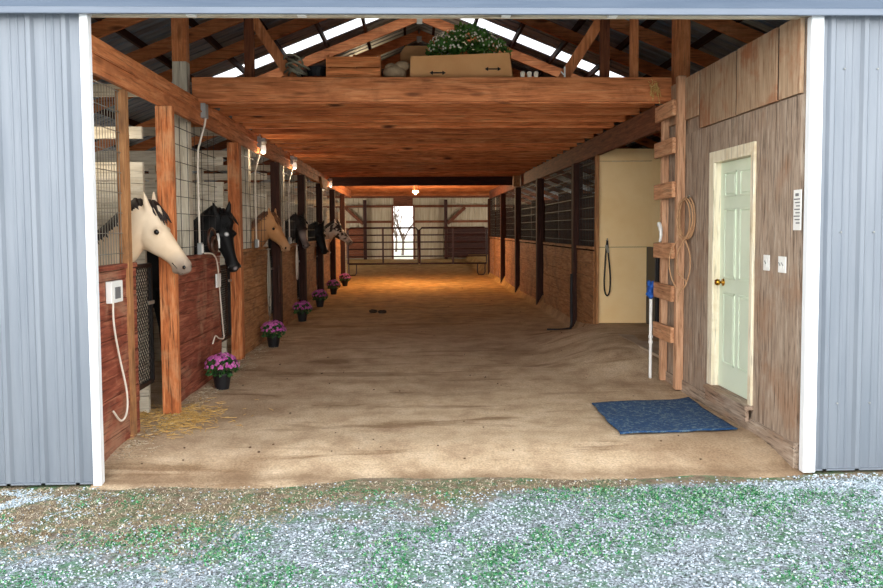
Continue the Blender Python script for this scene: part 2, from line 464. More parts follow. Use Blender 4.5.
# sliding doors
def sliding_door(x0, x1, edge_left, label, z0, first):
    t = thing('sliding_barn_door', ((x0 + x1) / 2, 5.41, z0), label, 'barn door')
    mb = MB(); ribbed(mb, x0, x1, 5.40, z0, 3.085, first=first); build('ribbed_panel', mb, M['siding'], t)
    e0, e1 = (x0 - 0.095, x0 - 0.006) if edge_left else (x1 + 0.002, x1 + 0.058)
    mb = MB(); mb.box(e0, e1, 5.365, 5.43, z0 - 0.01, 3.07); o = build('edge_trim', mb, M['white'], t, bevel=0.006); o['label'] = 'white vertical edge trim'
    mb = MB(); mb.box(x0, x1, 5.378, 5.398, z0, z0 + 0.012); build('bottom_rail', mb, M['siding'], t)
    mb = MB()
    for sx in (first, first + 0.232, first + 0.232 * 4):
        for sz in (2.72, 1.6, 0.4): mb.lathe((sx + 0.09, 5.392, sz), [(0.0005, -0.003), (0.006, -0.003), (0.006, 0.01)], 8, 'y')
    o = build('screws', mb, M['grey_plastic'], t); o['kind'] = 'stuff'
    return t
sliding_door(-5.4, -2.205, False, 'ribbed blue grey steel sliding door beside the nearest horse, with white edge', -0.085, -2.543 - 0.232 * 12)
sliding_door(2.80, 6.0, True, 'ribbed blue grey steel sliding door beside the weathered wall with a walk door', -0.075, 2.865)

# side walls with stall windows, open bays at the far end
def side_wall(name, x, wins, far_open, m):
    mb = MB(); x0, x1 = (x - 0.08, x)
    top = roof_z(x) - 0.05
    segs = sorted(wins)
    y = 5.56
    for (a, b, z0, z1) in segs:
        mb.box(x0, x1, y, a, -0.1, top)
        if z0 > 0: mb.box(x0, x1, a, b, -0.1, z0)
        mb.box(x0, x1, a, b, z1, top); y = b
    mb.box(x0, x1, y, YB, -0.1, top)
    return struct(name, mb, m)
PITCH = 2.93
POST = [7.1 + PITCH * k for k in range(8)]
winL = [(p - 2.2, p - 0.9, 1.25, 2.35) for p in POST] + [(30.0, 37.5, 0.0, 2.6)]
winR = [(30.0, 37.5, 0.0, 2.6)]
side_wall('wall_left', EL, winL, True, M['cream_y'])
side_wall('wall_right_outer', ER + 0.08, winR, True, M['brown_y'])
for i, (a, b, z0, z1) in enumerate(winL[:-1]):
    mb = MB(); x = EL
    mb.box(x - 0.02, x + 0.03, a, b, z0 - 0.06, z0); mb.box(x - 0.02, x + 0.03, a, b, z1, z1 + 0.06)
    mb.box(x - 0.02, x + 0.03, a - 0.06, a, z0 - 0.06, z1 + 0.06); mb.box(x - 0.02, x + 0.03, b, b + 0.06, z0 - 0.06, z1 + 0.06)
    struct('window_%d' % (i + 1), mb, M['cream_y'])

# roof: corrugated sheets in two slopes with a translucent strip
SKY = (12.3, 12.78)
def roof_sheet(side, y0, y1, m, name, flat=False, xa=None, xe=None):
    xe = xe if xe is not None else (EL - 0.45) if side < 0 else (ER + 0.45)
    xa = XA if xa is None else xa
    mb = MB(); prof = []; y = y0
    while y < y1 - 1e-6:
        for dy, h in ((0, 0), (0.09, 0), (0.11, 0.025), (0.14, 0.025), (0.16, 0)):
            if y + dy < y1: prof.append((y + dy, 0 if flat else h))
        y += 0.23
    prof.append((y1, 0))
    off = 0.0
    A = [mb.bm.verts.new((xa, p[0], roof_z(xa) + p[1] + off)) for p in prof]
    B = [mb.bm.verts.new((xe, p[0], roof_z(xe) + p[1] + off)) for p in prof]
    for i in range(len(prof) - 1): mb.bm.faces.new((A[i], A[i + 1], B[i + 1], B[i]))
    o = struct(name, mb, m)
    md = o.modifiers.new('thick', 'SOLIDIFY'); md.thickness = 0.004 if not flat else 0.003
    return o
for s, nm in ((-1, 'left'), (1, 'right')):
    roof_sheet(s, 5.25, SKY[0], M['roof'], 'ceiling_%s_front' % nm)
    roof_sheet(s, SKY[1], YB + 0.2, M['roof'], 'ceiling_%s_rear' % nm)
    roof_sheet(s, SKY[0], SKY[1], M['sky_panel'], 'window_%d' % (20 + (s > 0)), flat=True, xe=XA + s * 3.4)
    roof_sheet(s, SKY[0], SKY[1], M['roof'], 'ceiling_%s_eave' % nm, xa=XA + s * 3.4)
# purlins
g = 'roof purlins'
for s in (-1, 1):
    xe = EL if s < 0 else ER
    k = 0; x = XA + s * 0.25
    while (x - xe) * s < 0:
        mb = MB(); z = roof_z(x) - 0.045
        mb.bar((x, 5.6, z), (x, YB - 0.1, z), 0.04, 0.085)
        single('roof_purlin', mb, M['dark_y'], 'long dark purlin running back under the %s roof slope' % ('left' if s < 0 else 'right'), 'purlin', g + (' left' if s < 0 else ' right'))
        x += s * 0.62
# trusses
def truss(y, full, label, group):
    t = thing('roof_truss', (XA, y, 3.2), label, 'truss', group)
    for s in (-1, 1):
        xe = EL + 0.1 if s < 0 else ER - 0.1
        mb = MB(); dz = 0.165
        mb.bar((XA, y, RZ - dz), (xe, y, roof_z(xe) - dz), 0.045, 0.15)
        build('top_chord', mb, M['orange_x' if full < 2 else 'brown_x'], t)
        if full == 1:
            xv = -1.72 if s < 0 else 2.03
            mb = MB(); mb.bar((xv, y, 3.2), (xv, y, roof_z(xv) - 0.3), 0.10, 0.05, (0, 1, 0)); build('web_post', mb, M['brown_z'], t)
            xd = xv - s * 0.46
            mb = MB(); mb.bar((xv - s * 0.03, y + 0.02, 3.86), (xd, y + 0.02, 3.2), 0.11, 0.05, (0, 1, 0)); build('web_brace', mb, M['orange_z'], t)
    mb = MB(); mb.box(XA - 0.045, XA + 0.045, y - 0.03, y - 0.023, RZ - 0.30, RZ - 0.20); o = build('gusset_plate', mb, M['wire'], t)
    return t
truss(8.46, 1, 'roof truss with web posts and braces right above the loft front beam', None)
for yt in (9.7, 10.9, 12.98, 14.2, 15.4):
    truss(yt, 0, 'orange rafter truss high above the loft, behind the braced front truss', 'rafter trusses over the loft')
for k in range(10):
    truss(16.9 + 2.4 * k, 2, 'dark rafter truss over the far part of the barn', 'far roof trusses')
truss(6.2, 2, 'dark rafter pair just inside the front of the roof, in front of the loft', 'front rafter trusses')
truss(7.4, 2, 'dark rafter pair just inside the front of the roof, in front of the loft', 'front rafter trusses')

# ------------------------------------------------------------------ loft
LB0, LB1 = 2.73, 2.985   # left carrying beam z range
t = thing('carrying_beam', (-2.24, 5.6, LB0), 'long orange double beam running back above the left stalls', 'beam')
mb = MB(); mb.box(-2.24, -2.20, 5.56, 27.6, LB0, 2.855); mb.box(-2.24, -2.185, 5.56, 27.6, 2.855, 2.868); build('lower_plank', mb, M['orange_y'], t)
mb = MB(); mb.box(-2.25, -2.205, 5.56, 27.6, 2.87, LB1); build('upper_plank', mb, M['orange_y'], t)
mb = MB(); mb.box(2.60, 2.66, 8.49, 27.6, 2.68, 2.95)
single('carrying_beam', mb, M['brown_y'], 'long brown beam running back above the right stalls and the yellow wall', 'beam')
mb = MB(); mb.box(-2.27, 2.69, 8.25, 8.30, 2.955, 3.205)
single('loft_front_beam', mb, M['orange_x'], 'wide orange knotty plank spanning the aisle at the front of the loft', 'beam', bevel=0.004)
mb = MB(); mb.box(-2.25, 2.66, 8.305, 8.35, 2.945, 2.99)
single('loft_ledger', mb, M['orange_x'], 'narrow orange strip behind the lower edge of the loft front beam', 'beam')
y = 8.72; n = 0; src = None
while y < 20.6:
    if src is None:
        mb = MB(); mb.box(-2.24, 2.65, y - 0.022, y + 0.022, 2.965, 3.165)
        src = single('loft_joist', mb, M['joist'], 'orange brown joist spanning the aisle under the loft floor', 'joist', 'loft joists')
    else: dup(src, (0, y - 8.72, 0))
    y += 0.6
mb = MB()
x = -2.27
while x < 2.66:
    mb.box(x, min(x + 0.188, 2.69), 8.31, 21.0, 3.168, 3.192); x += 0.19
struct('ceiling_loft', mb, M['orange_y'])
mb = MB(); mb.box(-2.24, 2.65, 20.9, 20.96, 2.78, 3.19)
single('loft_end_beam', mb, M['dark_x'], 'dark heavy beam closing the far end of the loft', 'beam')
src = None
for k in range(6):
    y = 22.2 + 2.0 * k
    if src is None:
        mb = MB(); mb.box(-2.9, 3.3, y - 0.03, y + 0.03, 2.98, 3.22)
        src = single('cross_beam', mb, M['orange_x'], 'orange cross beam beyond the loft, high over the far aisle', 'beam', 'far cross beams')
    else: dup(src, (0, 2.0 * k, 0))
mb = MB()
x = -2.27
while x < 2.66:
    mb.box(x, min(x + 0.23, 2.69), 21.8, 33.0, 3.225, 3.25); x += 0.235
struct('ceiling_far', mb, M['orange_y'])
for x0, nm, lab in ((-2.2, 'left', 'short pale timber block at the far end of the left carrying beam'), (2.32, 'right', 'short pale timber block at the far end of the right carrying beam')):
    mb = MB()
    if x0 < 0: mb.prism([(-2.19, 18.6, 2.62), (-2.19, 19.6, 2.62), (-2.19, 19.6, 2.86), (-2.19, 18.3, 2.86)], (0.05, 0, 0))
    else: mb.box(2.4, 2.56, 19.2, 19.4, 2.66, 2.92)
    single('timber_block', mb, M['tan_y'], lab, 'timber')

# posts that carry the roof
def post(x0, x1, y0, y1, z0, z1, m, label, group=None):
    mb = MB(); mb.box(x0, x1, y0, y1, z0, z1)
    return single('timber_post', mb, m, label, 'post', group, bevel=0.006)
t = thing('timber_post', (-2.35, 8.30, -0.05), 'tall post left of the loft beam, whitewashed below and orange brown near the roof', 'post')
mb = MB(); mb.box(-2.46, -2.315, 8.24, 8.36, -0.05, 3.36); o = build('lower_length', mb, M['cream_z'], t); o['label'] = 'whitewashed lower length'
mb = MB(); mb.box(-2.46, -2.315, 8.24, 8.36, 3.362, roof_z(-2.3) - 0.1); o = build('upper_length', mb, M['orange_z'], t); o['label'] = 'bare orange brown upper length'
for k in range(1, 6):
    y = 8.24 + PITCH * k
    post(-2.46, -2.315, y, y + 0.12, -0.05, 2.95, M['cream_z'], 'whitewashed post behind the mesh of a left stall further back', 'whitewashed posts behind the left stall mesh')
post(2.735, 2.90, 8.30, 8.42, 3.11, roof_z(2.8) - 0.1, M['orange_z'], 'tall orange brown post rising to the roof behind the loft ladder')
post(2.28, 2.37, 8.36, 8.41, 3.2, roof_z(2.3) - 0.15, M['orange_z'], 'narrow orange post standing on the loft beam right of the braced web')

# ------------------------------------------------------------------ left stalls
def planks(mb, axis, face, thick, a0, a1, z0, z1, h=0.145, gap=0.006, jit=0.004):
    """horizontal boards; axis 'y': on the plane x=face, 'x': on the plane y=face"""
    z = z0
    while z < z1 - 0.03:
        zt = min(z + h, z1); j = rnd.uniform(-jit, jit)
        if axis == 'y': mb.box(min(face, face + thick) + j, max(face, face + thick) + j, a0, a1, z, zt - gap)
        else: mb.box(a0, a1, min(face, face + thick) + j, max(face, face + thick) + j, z, zt - gap)
        z = zt
def mesh_screen(mb, x, y0, y1, z0, z1, dy, dz, r=0.0028):
    k = 0; y = y0
    while y <= y1 + 1e-6:
        mb.bar((x, y, z0), (x, y, z1), r * 2, r * 2, (0, 1, 0)); y += dy
    z = z0 + dz / 2
    while z <= z1 + 1e-6:
        mb.bar((x + r, y0, z), (x + r, y1, z), r * 2.4, r * 2.4); z += dz
def stall_front(y0, y1, m, label, dy, dz, r, wire, group=None, ztop=1.375, xf=XL):
    t = thing('stall_barrier', (xf - 0.03, (y0 + y1) / 2, 0), label, 'stall wall', group)
    mb = MB(); planks(mb, 'y', xf, -0.045, y0, y1, -0.03, ztop - 0.03); build('board_panel', mb, m, t)
    mb = MB(); mb.box(xf - 0.06, xf + 0.012, y0, y1, ztop - 0.028, ztop + 0.012); build('cap_rail', mb, m, t, bevel=0.006)
    mb = MB(); mesh_screen(mb, xf - 0.02, y0 + 0.02, y1 - 0.02, ztop + 0.014, 2.72, dy, dz, r); o = build('wire_mesh', mb, wire, t); o['label'] = 'see-through wire mesh above the boards'
    return t
stall_front(5.60, 6.44, M['red_y'], 'weathered red brown board stall front nearest the opening, with white outlet box', 0.052, 0.155, 0.0022, M['wire'])
stall_front(7.24, 9.18, M['red_y'], 'red brown board stall front with white cord, behind the first pot', 0.26, 0.165, 0.0026, M['wire_dark'])
names = ['orange tan board stall front beside the black horse with a star', 'tan board stall front beyond the pale tan horse',
         'tan board stall front beyond the dark bay horse with grey nose', 'tan board stall front beyond the solid black horse',
         'pale board stall front beyond the spotted horse, before the gate']
for k in range(5):
    a = POST[k + 1] + 0.17; b = POST[k + 2] - 0.82
    stall_front(a, b, M['tan_y'], names[k], 0.26, 0.165, 0.003, M['wire_dark'])
# posts at the stall corners
t_lab = ['orange brown post at the nearest stall door, behind the cream horse', 'bright tan post between the black horse and the tan stall front', 'dark post just beyond the pale tan horse',
         'dark post just beyond the dark bay horse with grey nose', 'dark post just beyond the solid black horse', 'dark post just beyond the spotted horse', 'dark last post of the left stalls next to the gate']
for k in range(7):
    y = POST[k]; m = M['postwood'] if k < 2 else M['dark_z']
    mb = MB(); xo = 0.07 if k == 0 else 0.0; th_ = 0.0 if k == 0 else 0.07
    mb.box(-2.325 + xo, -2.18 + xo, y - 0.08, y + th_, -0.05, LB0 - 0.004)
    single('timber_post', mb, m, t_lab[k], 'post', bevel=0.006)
post(-2.30, -2.225, 6.22, 6.30, -0.05, LB0, M['tan_z'], 'pale tan post behind the mesh beside the cream horse')
# stall doors: low black mesh gates inside the openings
def stall_door(y0, y1, label, group, z1=1.34):
    t = thing('stall_gate', (-2.33, (y0 + y1) / 2, 0.3), label, 'stall gate', group)
    x = -2.33
    mb = MB()
    for a, b in (((x, y0, .32), (x, y0, z1)), ((x, y1, .32), (x, y1, z1)), ((x, y0, .32), (x, y1, .32)), ((x, y0, z1), (x, y1, z1))):
        mb.bar(a, b, 0.035, 0.035, (1, 0, 0))
    build('frame', mb, M['black'], t)
    mb = MB(); w = y1 - y0; h = z1 - .32; s = 0.055; k = -int(h / s)
    while k * s < w:
        for d in (0, 1):
            ya, za, yb, zb = k * s, 0.0, k * s + h, h
            if ya < 0: za = -ya; ya = 0
            if yb > w: zb = h - (yb - w); yb = w
            if yb > ya:
                A = (y0 + ya, .32 + za); B = (y0 + yb, .32 + zb)
                if d: A = (y1 - ya, .32 + za); B = (y1 - yb, .32 + zb)
                mb.bar((x, A[0], A[1]), (x, B[0], B[1]), 0.005, 0.005, (1, 0, 0))
        k += 1
    build('diamond_mesh', mb, M['wire_dark'], t)
    mb = MB(); mb.box(x + 0.018, x + 0.03, y1 - 0.12, y1 + 0.02, 1.0, 1.03); build('latch', mb, M['wire'], t)
    return t
d0 = stall_door(6.58, 7.0, 'low black mesh stall gate below the cream horse', None)
dl = ['low black mesh stall gate below the black horse with a star', 'low black mesh stall gate below the pale tan horse', 'low black mesh stall gate below the dark bay horse with grey nose',
      'low black mesh stall gate below the solid black horse', 'low black mesh stall gate below the spotted horse']
for k in range(5):
    stall_door(POST[k + 1] - 0.78, POST[k + 1] - 0.1, dl[k], None, 1.2)
# board partitions between the stalls
for k in range(8):
    y = POST[k]
    mb = MB(); planks(mb, 'x', y + 0.0, 0.05, EL + 0.02, -2.40, -0.03, 2.25, 0.19)
    for z in (2.45, 2.82): mb.box(EL + 0.02, -2.40, y, y + 0.04, z, z + 0.105)
    mb.box(-4.3, -4.2, y + 0.045, y + 0.1, -0.03, 2.92)
    struct('wall_partition_%d' % (k + 1), mb, M['cream_x'])
# bulb in the first stall
t = thing('stall_lamp', (-2.75, 6.8, 2.6), 'small lit bulb hanging in the first left stall', 'lamp')
mb = MB(); mb.tube([(-2.75, 6.8, 3.3), (-2.75, 6.8, 2.56)], 0.004, 6); build('cable', mb, M['black'], t)
mb = MB(); mb.lathe((-2.75, 6.8, 2.5), [(0.018, 0.07), (0.022, 0.06), (0.022, 0.01), (0.016, 0)], 12); build('socket', mb, M['blackp'], t)
mb = MB(); mb.ball((-2.75, 6.8, 2.47), 0.032, 12, 8, (1, 1, 1.25)); build('bulb', mb, M['bulb'], t, smooth=True)

# ------------------------------------------------------------------ plywood wall, door, ladder on the right
DY0, DY1, DZ0, DZ1 = 6.25, 7.03, 0.205, 2.215    # door leaf opening
SEAM = 2.56
mb = MB(); y = 5.48
while y < 8.40:
    y2 = min(y + 0.2, 8.42)
    for (z0, z1) in ((0.09, SEAM),):
        if y2 <= DY0 - 0.03 or y >= DY1 + 0.03: mb.box(XW, XW + 0.02, y, y2 - 0.006, z0, z1)
        else:
            a, b = y, y2 - 0.006
            if a < DY0 - 0.03: mb.box(XW, XW + 0.02, a, DY0 - 0.03, z0, z1)
            if b > DY1 + 0.03: mb.box(XW, XW + 0.02, DY1 + 0.03, b, z0, z1)
            mb.box(XW, XW + 0.02, max(a, DY0 - 0.03), min(b, DY1 + 0.03), DZ1 + 0.03, z1)
    y = y2
mb.box(XW + 0.02, XW + 0.08, 5.48, DY0 - 0.03, 0.0, 3.09); mb.box(XW + 0.02, XW + 0.08, DY1 + 0.03, 8.42, 0.0, 3.09)
mb.box(XW + 0.02, XW + 0.08, DY0 - 0.03, DY1 + 0.03, DZ1 + 0.03, 3.09); mb.box(XW + 0.02, XW + 0.08, DY0 - 0.03, DY1 + 0.03, 0.0, DZ0 - 0.02)
struct('wall_right', mb, M['grey_z'], loc=(XW, 7, 0))
for i, (a, b) in enumerate(((5.48, 5.80), (5.84, 6.56), (6.61, 7.42), (7.46, 8.30))):
    mb = MB(); mb.box(XW - 0.014 - 0.004 * i % 0.008, XW + 0.015, a, b, SEAM + (0.012 if i < 3 else 0.14), 3.11)
    struct('wall_right_upper_%d' % (i + 1), mb, M['ply'])
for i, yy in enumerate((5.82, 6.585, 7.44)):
    mb = MB(); mb.box(XW - 0.004, XW + 0.014, yy - 0.022, yy + 0.022, SEAM + 0.02, 3.10); struct('trim_%d' % (5 + i), mb, M['dark_z'])  # dark strip stands in for the shade inside the panel joint
mb = MB(); mb.box(XW - 0.02, XW + 0.03, 5.46, 8.41, -0.12, 0.10); struct('baseboard_right', mb, M['grey_y'])
mb = MB(); mb.box(XW + 0.0, ER, 8.36, 8.42, 0, 3.1); struct('wall_tack_room', mb, M['grey_z'])
t = thing('door_1', (XW, 6.69, DZ0), 'pale green six panel walk door in a cream frame', 'door')
t['kind'] = 'structure'
mb = MB()
mb.box(XW - 0.022, XW + 0.0, DY0 - 0.06, DY0 - 0.0, DZ0 - 0.0, DZ1 + 0.1); mb.box(XW - 0.022, XW, DY1, DY1 + 0.11, DZ0, DZ1 + 0.1); mb.box(XW - 0.022, XW, DY0, DY1, DZ1, DZ1 + 0.1)
mb.box(XW, XW + 0.12, DY0 - 0.025, DY0, DZ0, DZ1 + 0.02); mb.box(XW, XW + 0.12, DY1, DY1 + 0.025, DZ0, DZ1 + 0.02); mb.box(XW, XW + 0.12, DY0, DY1, DZ1, DZ1 + 0.025)
build('casing', mb, M['casing'], t, bevel=0.004)
mb = MB(); mb.box(XW - 0.075, XW + 0.12, DY0 - 0.08, DY1 + 0.05, DZ0 - 0.03, DZ0); mb.box(XW - 0.06, XW - 0.032, DY0 - 0.06, DY1 + 0.04, DZ0 - 0.13, DZ0 - 0.03)
build('threshold', mb, M['grey_y'], t)
XD = XW + 0.045
mb = MB(); mb.box(XD, XD + 0.045, DY0 + 0.004, DY1 - 0.004, DZ0 + 0.004, DZ1 - 0.004)
leaf = build('leaf', mb, M['door'], t)
W_ = DY1 - DY0
for (za, zb) in ((0.22, 0.86), (0.98, 1.60), (1.70, 1.92)):
    for (ya, yb) in ((0.10, 0.35), (0.43, 0.68)):
        a, b, c, d = DY0 + ya, DY0 + yb, DZ0 + za, DZ0 + zb
        mb = MB()
        for (p, q, r_, s_) in ((a, b, c, c + 0.018), (a, b, d - 0.018, d), (a, a + 0.018, c, d), (b - 0.018, b, c, d)):
            mb.box(XD - 0.009, XD + 0.001, p, q, r_, s_)
        mb.prism([(XD - 0.0005, a + 0.03, c + 0.03), (XD - 0.0005, b - 0.03, c + 0.03), (XD - 0.0005, b - 0.03, d - 0.03), (XD - 0.0005, a + 0.03, d - 0.03)], (-0.007, 0, 0))
        build('door_panel', mb, M['door'], leaf, bevel=0.003)
ky = DY1 - 0.09; kz = 1.15
mb = MB(); mb.lathe((XD, ky, kz), [(0.001, -0.075), (0.022, -0.073), (0.03, -0.058), (0.026, -0.04), (0.012, -0.03), (0.012, -0.01), (0.032, -0.008), (0.034, -0.001)], 16, 'x')
o = build('knob', mb, M['brass'], t, smooth=True); o['label'] = 'brass door knob'
for hz in (0.45, 1.2, 2.0):
    mb = MB(); mb.lathe((XD - 0.006, DY0 + 0.004, hz), [(0.007, 0), (0.007, 0.09)], 8); build('hinge', mb, M['wire'], t)

def switch(y, z, w, n, label):
    t = thing('light_switch', (XW, y, z - 0.06), label, 'switch')
    mb = MB(); mb.box(XW - 0.008, XW, y - w / 2, y + w / 2, z - 0.06, z + 0.06); build('plate', mb, M['plate'], t, bevel=0.003)
    for k in range(n):
        yy = y + (k - (n - 1) / 2) * 0.045
        mb = MB(); mb.box(XW - 0.010, XW - 0.007, yy - 0.012, yy + 0.012, z - 0.03, z + 0.03); p = build('switch_frame', mb, M['plate'], t)
        mb = MB(); mb.prism([(XW - 0.01, yy - 0.005, z - 0.01), (XW - 0.01, yy + 0.005, z - 0.01), (XW - 0.022, yy + 0.004, z + 0.012), (XW - 0.022, yy - 0.004, z + 0.012)], (0, 0, 0.006)); build('toggle', mb, M['grey_plastic'], p)
    return t
switch(5.975, 1.365, 0.10, 1, 'narrow white switch plate nearer the walk door')
switch(5.715, 1.362, 0.12, 2, 'wider white double switch plate further from the walk door')
t = thing('notice_sign', (XW, 5.46, 1.62), 'white paper notice with lines of text beside the white post', 'sign')
mb = MB(); mb.box(XW - 0.006, XW - 0.001, 5.445, 5.555, 1.615, 1.90); build('paper', mb, M['plate'], t)
mb = MB()
for k in range(8):
    z = 1.83 - k * 0.024
    mb.box(XW - 0.0085, XW - 0.0062, 5.46, 5.545 - (k * 37 % 5) * 0.008, z, z + 0.008)
mb.box(XW - 0.0085, XW - 0.0062, 5.48, 5.525, 1.855, 1.875)
build('text', mb, M['ink'], t)

# ladder to the loft
t = thing('loft_ladder', (2.66, 8.1, 0), 'homemade board ladder fixed up the right wall to the loft', 'ladder')
mb = MB(); mb.box(2.615, 2.695, 7.82, 7.90, 0.0, 3.14); build('side_rail', mb, M['ladder_z'], t, bevel=0.005)
mb = MB(); mb.box(2.625, 2.695, 8.33, 8.40, 0.0, 2.94); build('side_rail', mb, M['ladder_z'], t, bevel=0.005)
for z in (0.50, 0.93, 1.35, 1.97, 2.41, 2.79):
    mb = MB(); j = rnd.uniform(-0.02, 0.02)
    mb.bar((2.592, 7.86, z + 0.045 + rnd.uniform(-0.01, 0.01)), (2.592, 8.45 + j, z + 0.045), 0.04, 0.16); build('rung', mb, M['ladder_y'], t, bevel=0.006)
mb = MB(); mb.tube([(2.655, 7.83, 1.90), (2.655, 7.70, 1.915), (2.655, 7.58, 1.94)], 0.011, 8); build('rope_peg', mb, M['wire'], t)
# coil of rope on the ladder
def loop(c, ry, rz, x, n=28, a0=0, a1=2 * PI, wob=0.0):
    return [(x + wob * math.sin(3 * a0 + k), c[0] + ry * math.sin(a0 + (a1 - a0) * k / n), c[1] + rz * math.cos(a0 + (a1 - a0) * k / n)) for k in range(n + 1)]
t = thing('coiled_rope', (2.65, 7.65, 1.0), 'coiled tan rope hanging on the loft ladder beside the walk door', 'rope')
for (cz, q, rz, o_) in ((1.73, 1.0, 0.205, 0.0), (1.72, 0.92, 0.195, -0.014), (1.735, 1.05, 0.19, -0.026), (1.715, 0.85, 0.2, -0.038)):
    mb = MB(); mb.tube([(2.655 + o_ + 0.03 * q * math.sin(2 * PI * k / 28), 7.64 - 0.13 * q * math.sin(2 * PI * k / 28), cz + rz * math.cos(2 * PI * k / 28)) for k in range(29)], 0.0075, 6); build('coil', mb, M['rope'], t, smooth=True)
mb = MB(); mb.tube([(2.62, 7.75, 1.53), (2.55, 7.78, 1.42), (2.53, 7.79, 1.27), (2.57, 7.78, 1.09), (2.62, 7.7, 1.02), (2.66, 7.6, 1.16), (2.665, 7.58, 1.36), (2.64, 7.65, 1.52)], 0.007, 6, 6); build('loose_loop', mb, M['rope'], t, smooth=True)
mb = MB(); mb.tube([(2.63, 7.66, 1.52), (2.59, 7.72, 1.38), (2.60, 7.74, 1.2), (2.645, 7.62, 1.1), (2.60, 7.7, 0.98), (2.60, 7.72, 0.9)], 0.007, 6, 6); build('tail', mb, M['rope'], t, smooth=True)
# white hook
mb = MB(); mb.tube([(2.608, 8.34, 1.49), (2.608, 8.31, 1.56), (2.608, 8.33, 1.63), (2.608, 8.37, 1.68), (2.608, 8.41, 1.66)], [0.015, 0.018, 0.022, 0.022, 0.012], 8, 4)
single('hook_handle', mb, M['plate'], 'small white curved handle hanging on the loft ladder', 'handle', smooth=True)
# white standpipe with blue cloth
t = thing('standpipe', (2.56, 8.49, 0), 'thin white standpipe with blue cloth at its top, beside the ladder foot', 'pipe')
fz = floor_z(2.56, 8.49)
mb = MB(); mb.lathe((2.56, 8.49, fz - 0.02), [(0.017, 0), (0.017, 0.97)], 12); build('pipe', mb, M['plate'], t, smooth=False)
for z in (0.38, 0.44): 
    mb = MB(); mb.lathe((2.56, 8.49, fz + z), [(0.017, 0), (0.024, 0.004), (0.024, 0.03), (0.017, 0.034)], 12); build('coupling', mb, M['plate'], t)
mb = MB()
for k in range(6): mb.ball((2.56 + rnd.uniform(-.02, .02), 8.49 + rnd.uniform(-.02, .02), fz + 0.90 + 0.02 * k), 0.042, 10, 7, (rnd.uniform(.7, 1.1), rnd.uniform(.7, 1.1), 0.8))
mb.ball((2.535, 8.48, fz + 1.04), 0.022, 8, 6, (1, 1, 1.6)); mb.ball((2.58, 8.49, fz + 1.03), 0.02, 8, 6, (1, 1, 1.8))
o = build('cloth_wrap', mb, M['blue_cloth'], t, smooth=True); o['label'] = 'blue cloth bundle'
# ------------------------------------------------------------------ alcove: yellow wall, cabinet, strap
mb = MB(); mb.box(2.64, 3.45, 11.40, 11.43, 0.0, 1.355); mb.box(2.64, 3.45, 11.40, 11.43, 1.362, 2.60); mb.box(2.64, 3.45, 11.40, 11.43, 2.607, 2.78)
struct('wall_alcove', mb, M['yellow'])
mb = MB(); mb.box(2.615, 2.655, 11.33, 11.45, -0.02, 2.68); struct('trim_4', mb, M['tan_z'])
mb = MB(); mb.box(3.45, ER, 11.40, 11.46, 0.0, 2.78); struct('wall_alcove_rear', mb, M['yellow'])
mb = MB(); mb.box(2.67, ER, 8.45, 11.40, 0.205, 0.235)
M['concrete'] = paint('dusty_concrete', (186, 168, 146), (164, 146, 124), 0.9, 0, 3.0)
struct('floor_alcove', mb, M['concrete'])
t = thing('storage_cabinet', (3.75, 11.15, 0.235), 'black cabinet against the yellow wall, partly behind the ladder', 'cabinet')
mb = MB(); mb.box(3.36, 4.1, 10.95, 11.38, 0.237, 1.36); build('body', mb, M['blackp'], t, bevel=0.008)
mb = MB(); mb.box(3.38, 4.08, 10.925, 10.948, 0.26, 1.33); dd = build('door', mb, M['blackp'], t, bevel=0.006)
mb = MB(); mb.box(3.42, 3.44, 10.905, 10.925, 0.7, 0.86); build('handle', mb, M['wire_dark'], dd)
t = thing('lead_strap', (2.78, 11.36, 0.7), 'black lead strap hanging in a loop on the yellow wall', 'strap')
mb = MB(); mb.bar((2.775, 11.402, 1.46), (2.775, 11.33, 1.46), 0.012, 0.012); mb.bar((2.775, 11.335, 1.455), (2.775, 11.335, 1.49), 0.012, 0.012, (0, 1, 0)); build('hook', mb, M['wire'], t)
mb = MB(); mb.tube([(2.775, 11.345, 1.46), (2.76, 11.345, 1.3), (2.745, 11.345, 1.05), (2.735, 11.345, 0.85), (2.75, 11.345, 0.70), (2.79, 11.345, 0.66), (2.82, 11.345, 0.76), (2.82, 11.345, 1.0), (2.795, 11.345, 1.25), (2.78, 11.345, 1.46)], 0.011, 6, 5); build('strap', mb, M['black'], t, smooth=True)
mb = MB(); mb.bar((2.76, 11.335, 1.39), (2.79, 11.335, 1.28), 0.035, 0.014, (0, 1, 0)); build('buckle', mb, M['wire'], t)

# ------------------------------------------------------------------ right stalls
RP = [12.75, 16.55, 20.1, 23.5, 27.62]
segs = [(11.45, 12.62, 'brown board stall front right next to the yellow wall'), (12.90, 15.95, 'long brown board stall front beyond the first dark right post'),
        (16.85, 19.55, 'tan board stall front second beyond the first dark right post'), (20.4, 22.75, 'tan board stall front third beyond the first dark right post'),
        (23.9, 25.6, 'tan board stall front in the right row, one before the gate'), (25.9, 27.5, 'pale board stall front at the gate end of the right row')]
for i, (a, b, lab) in enumerate(segs):
    t = thing('stall_barrier', (XR + 0.03, (a + b) / 2, 0), lab, 'stall wall')
    mm = M['brown_y'] if i < 2 else M['tan_y']
    mb = MB(); planks(mb, 'y', XR, 0.045, a, b, -0.03, 1.32, 0.19); build('board_panel', mb, M['tan_y'], t)
    mb = MB(); mb.box(XR - 0.01, XR + 0.06, a, b, 1.322, 1.36); build('cap_rail', mb, M['tan_y'], t)
    mb = MB(); mesh_screen(mb, XR + 0.03, a + 0.02, b - 0.02, 1.365, 2.68, 0.11, 0.165, 0.004); build('wire_mesh', mb, M['wire_dark'], t)
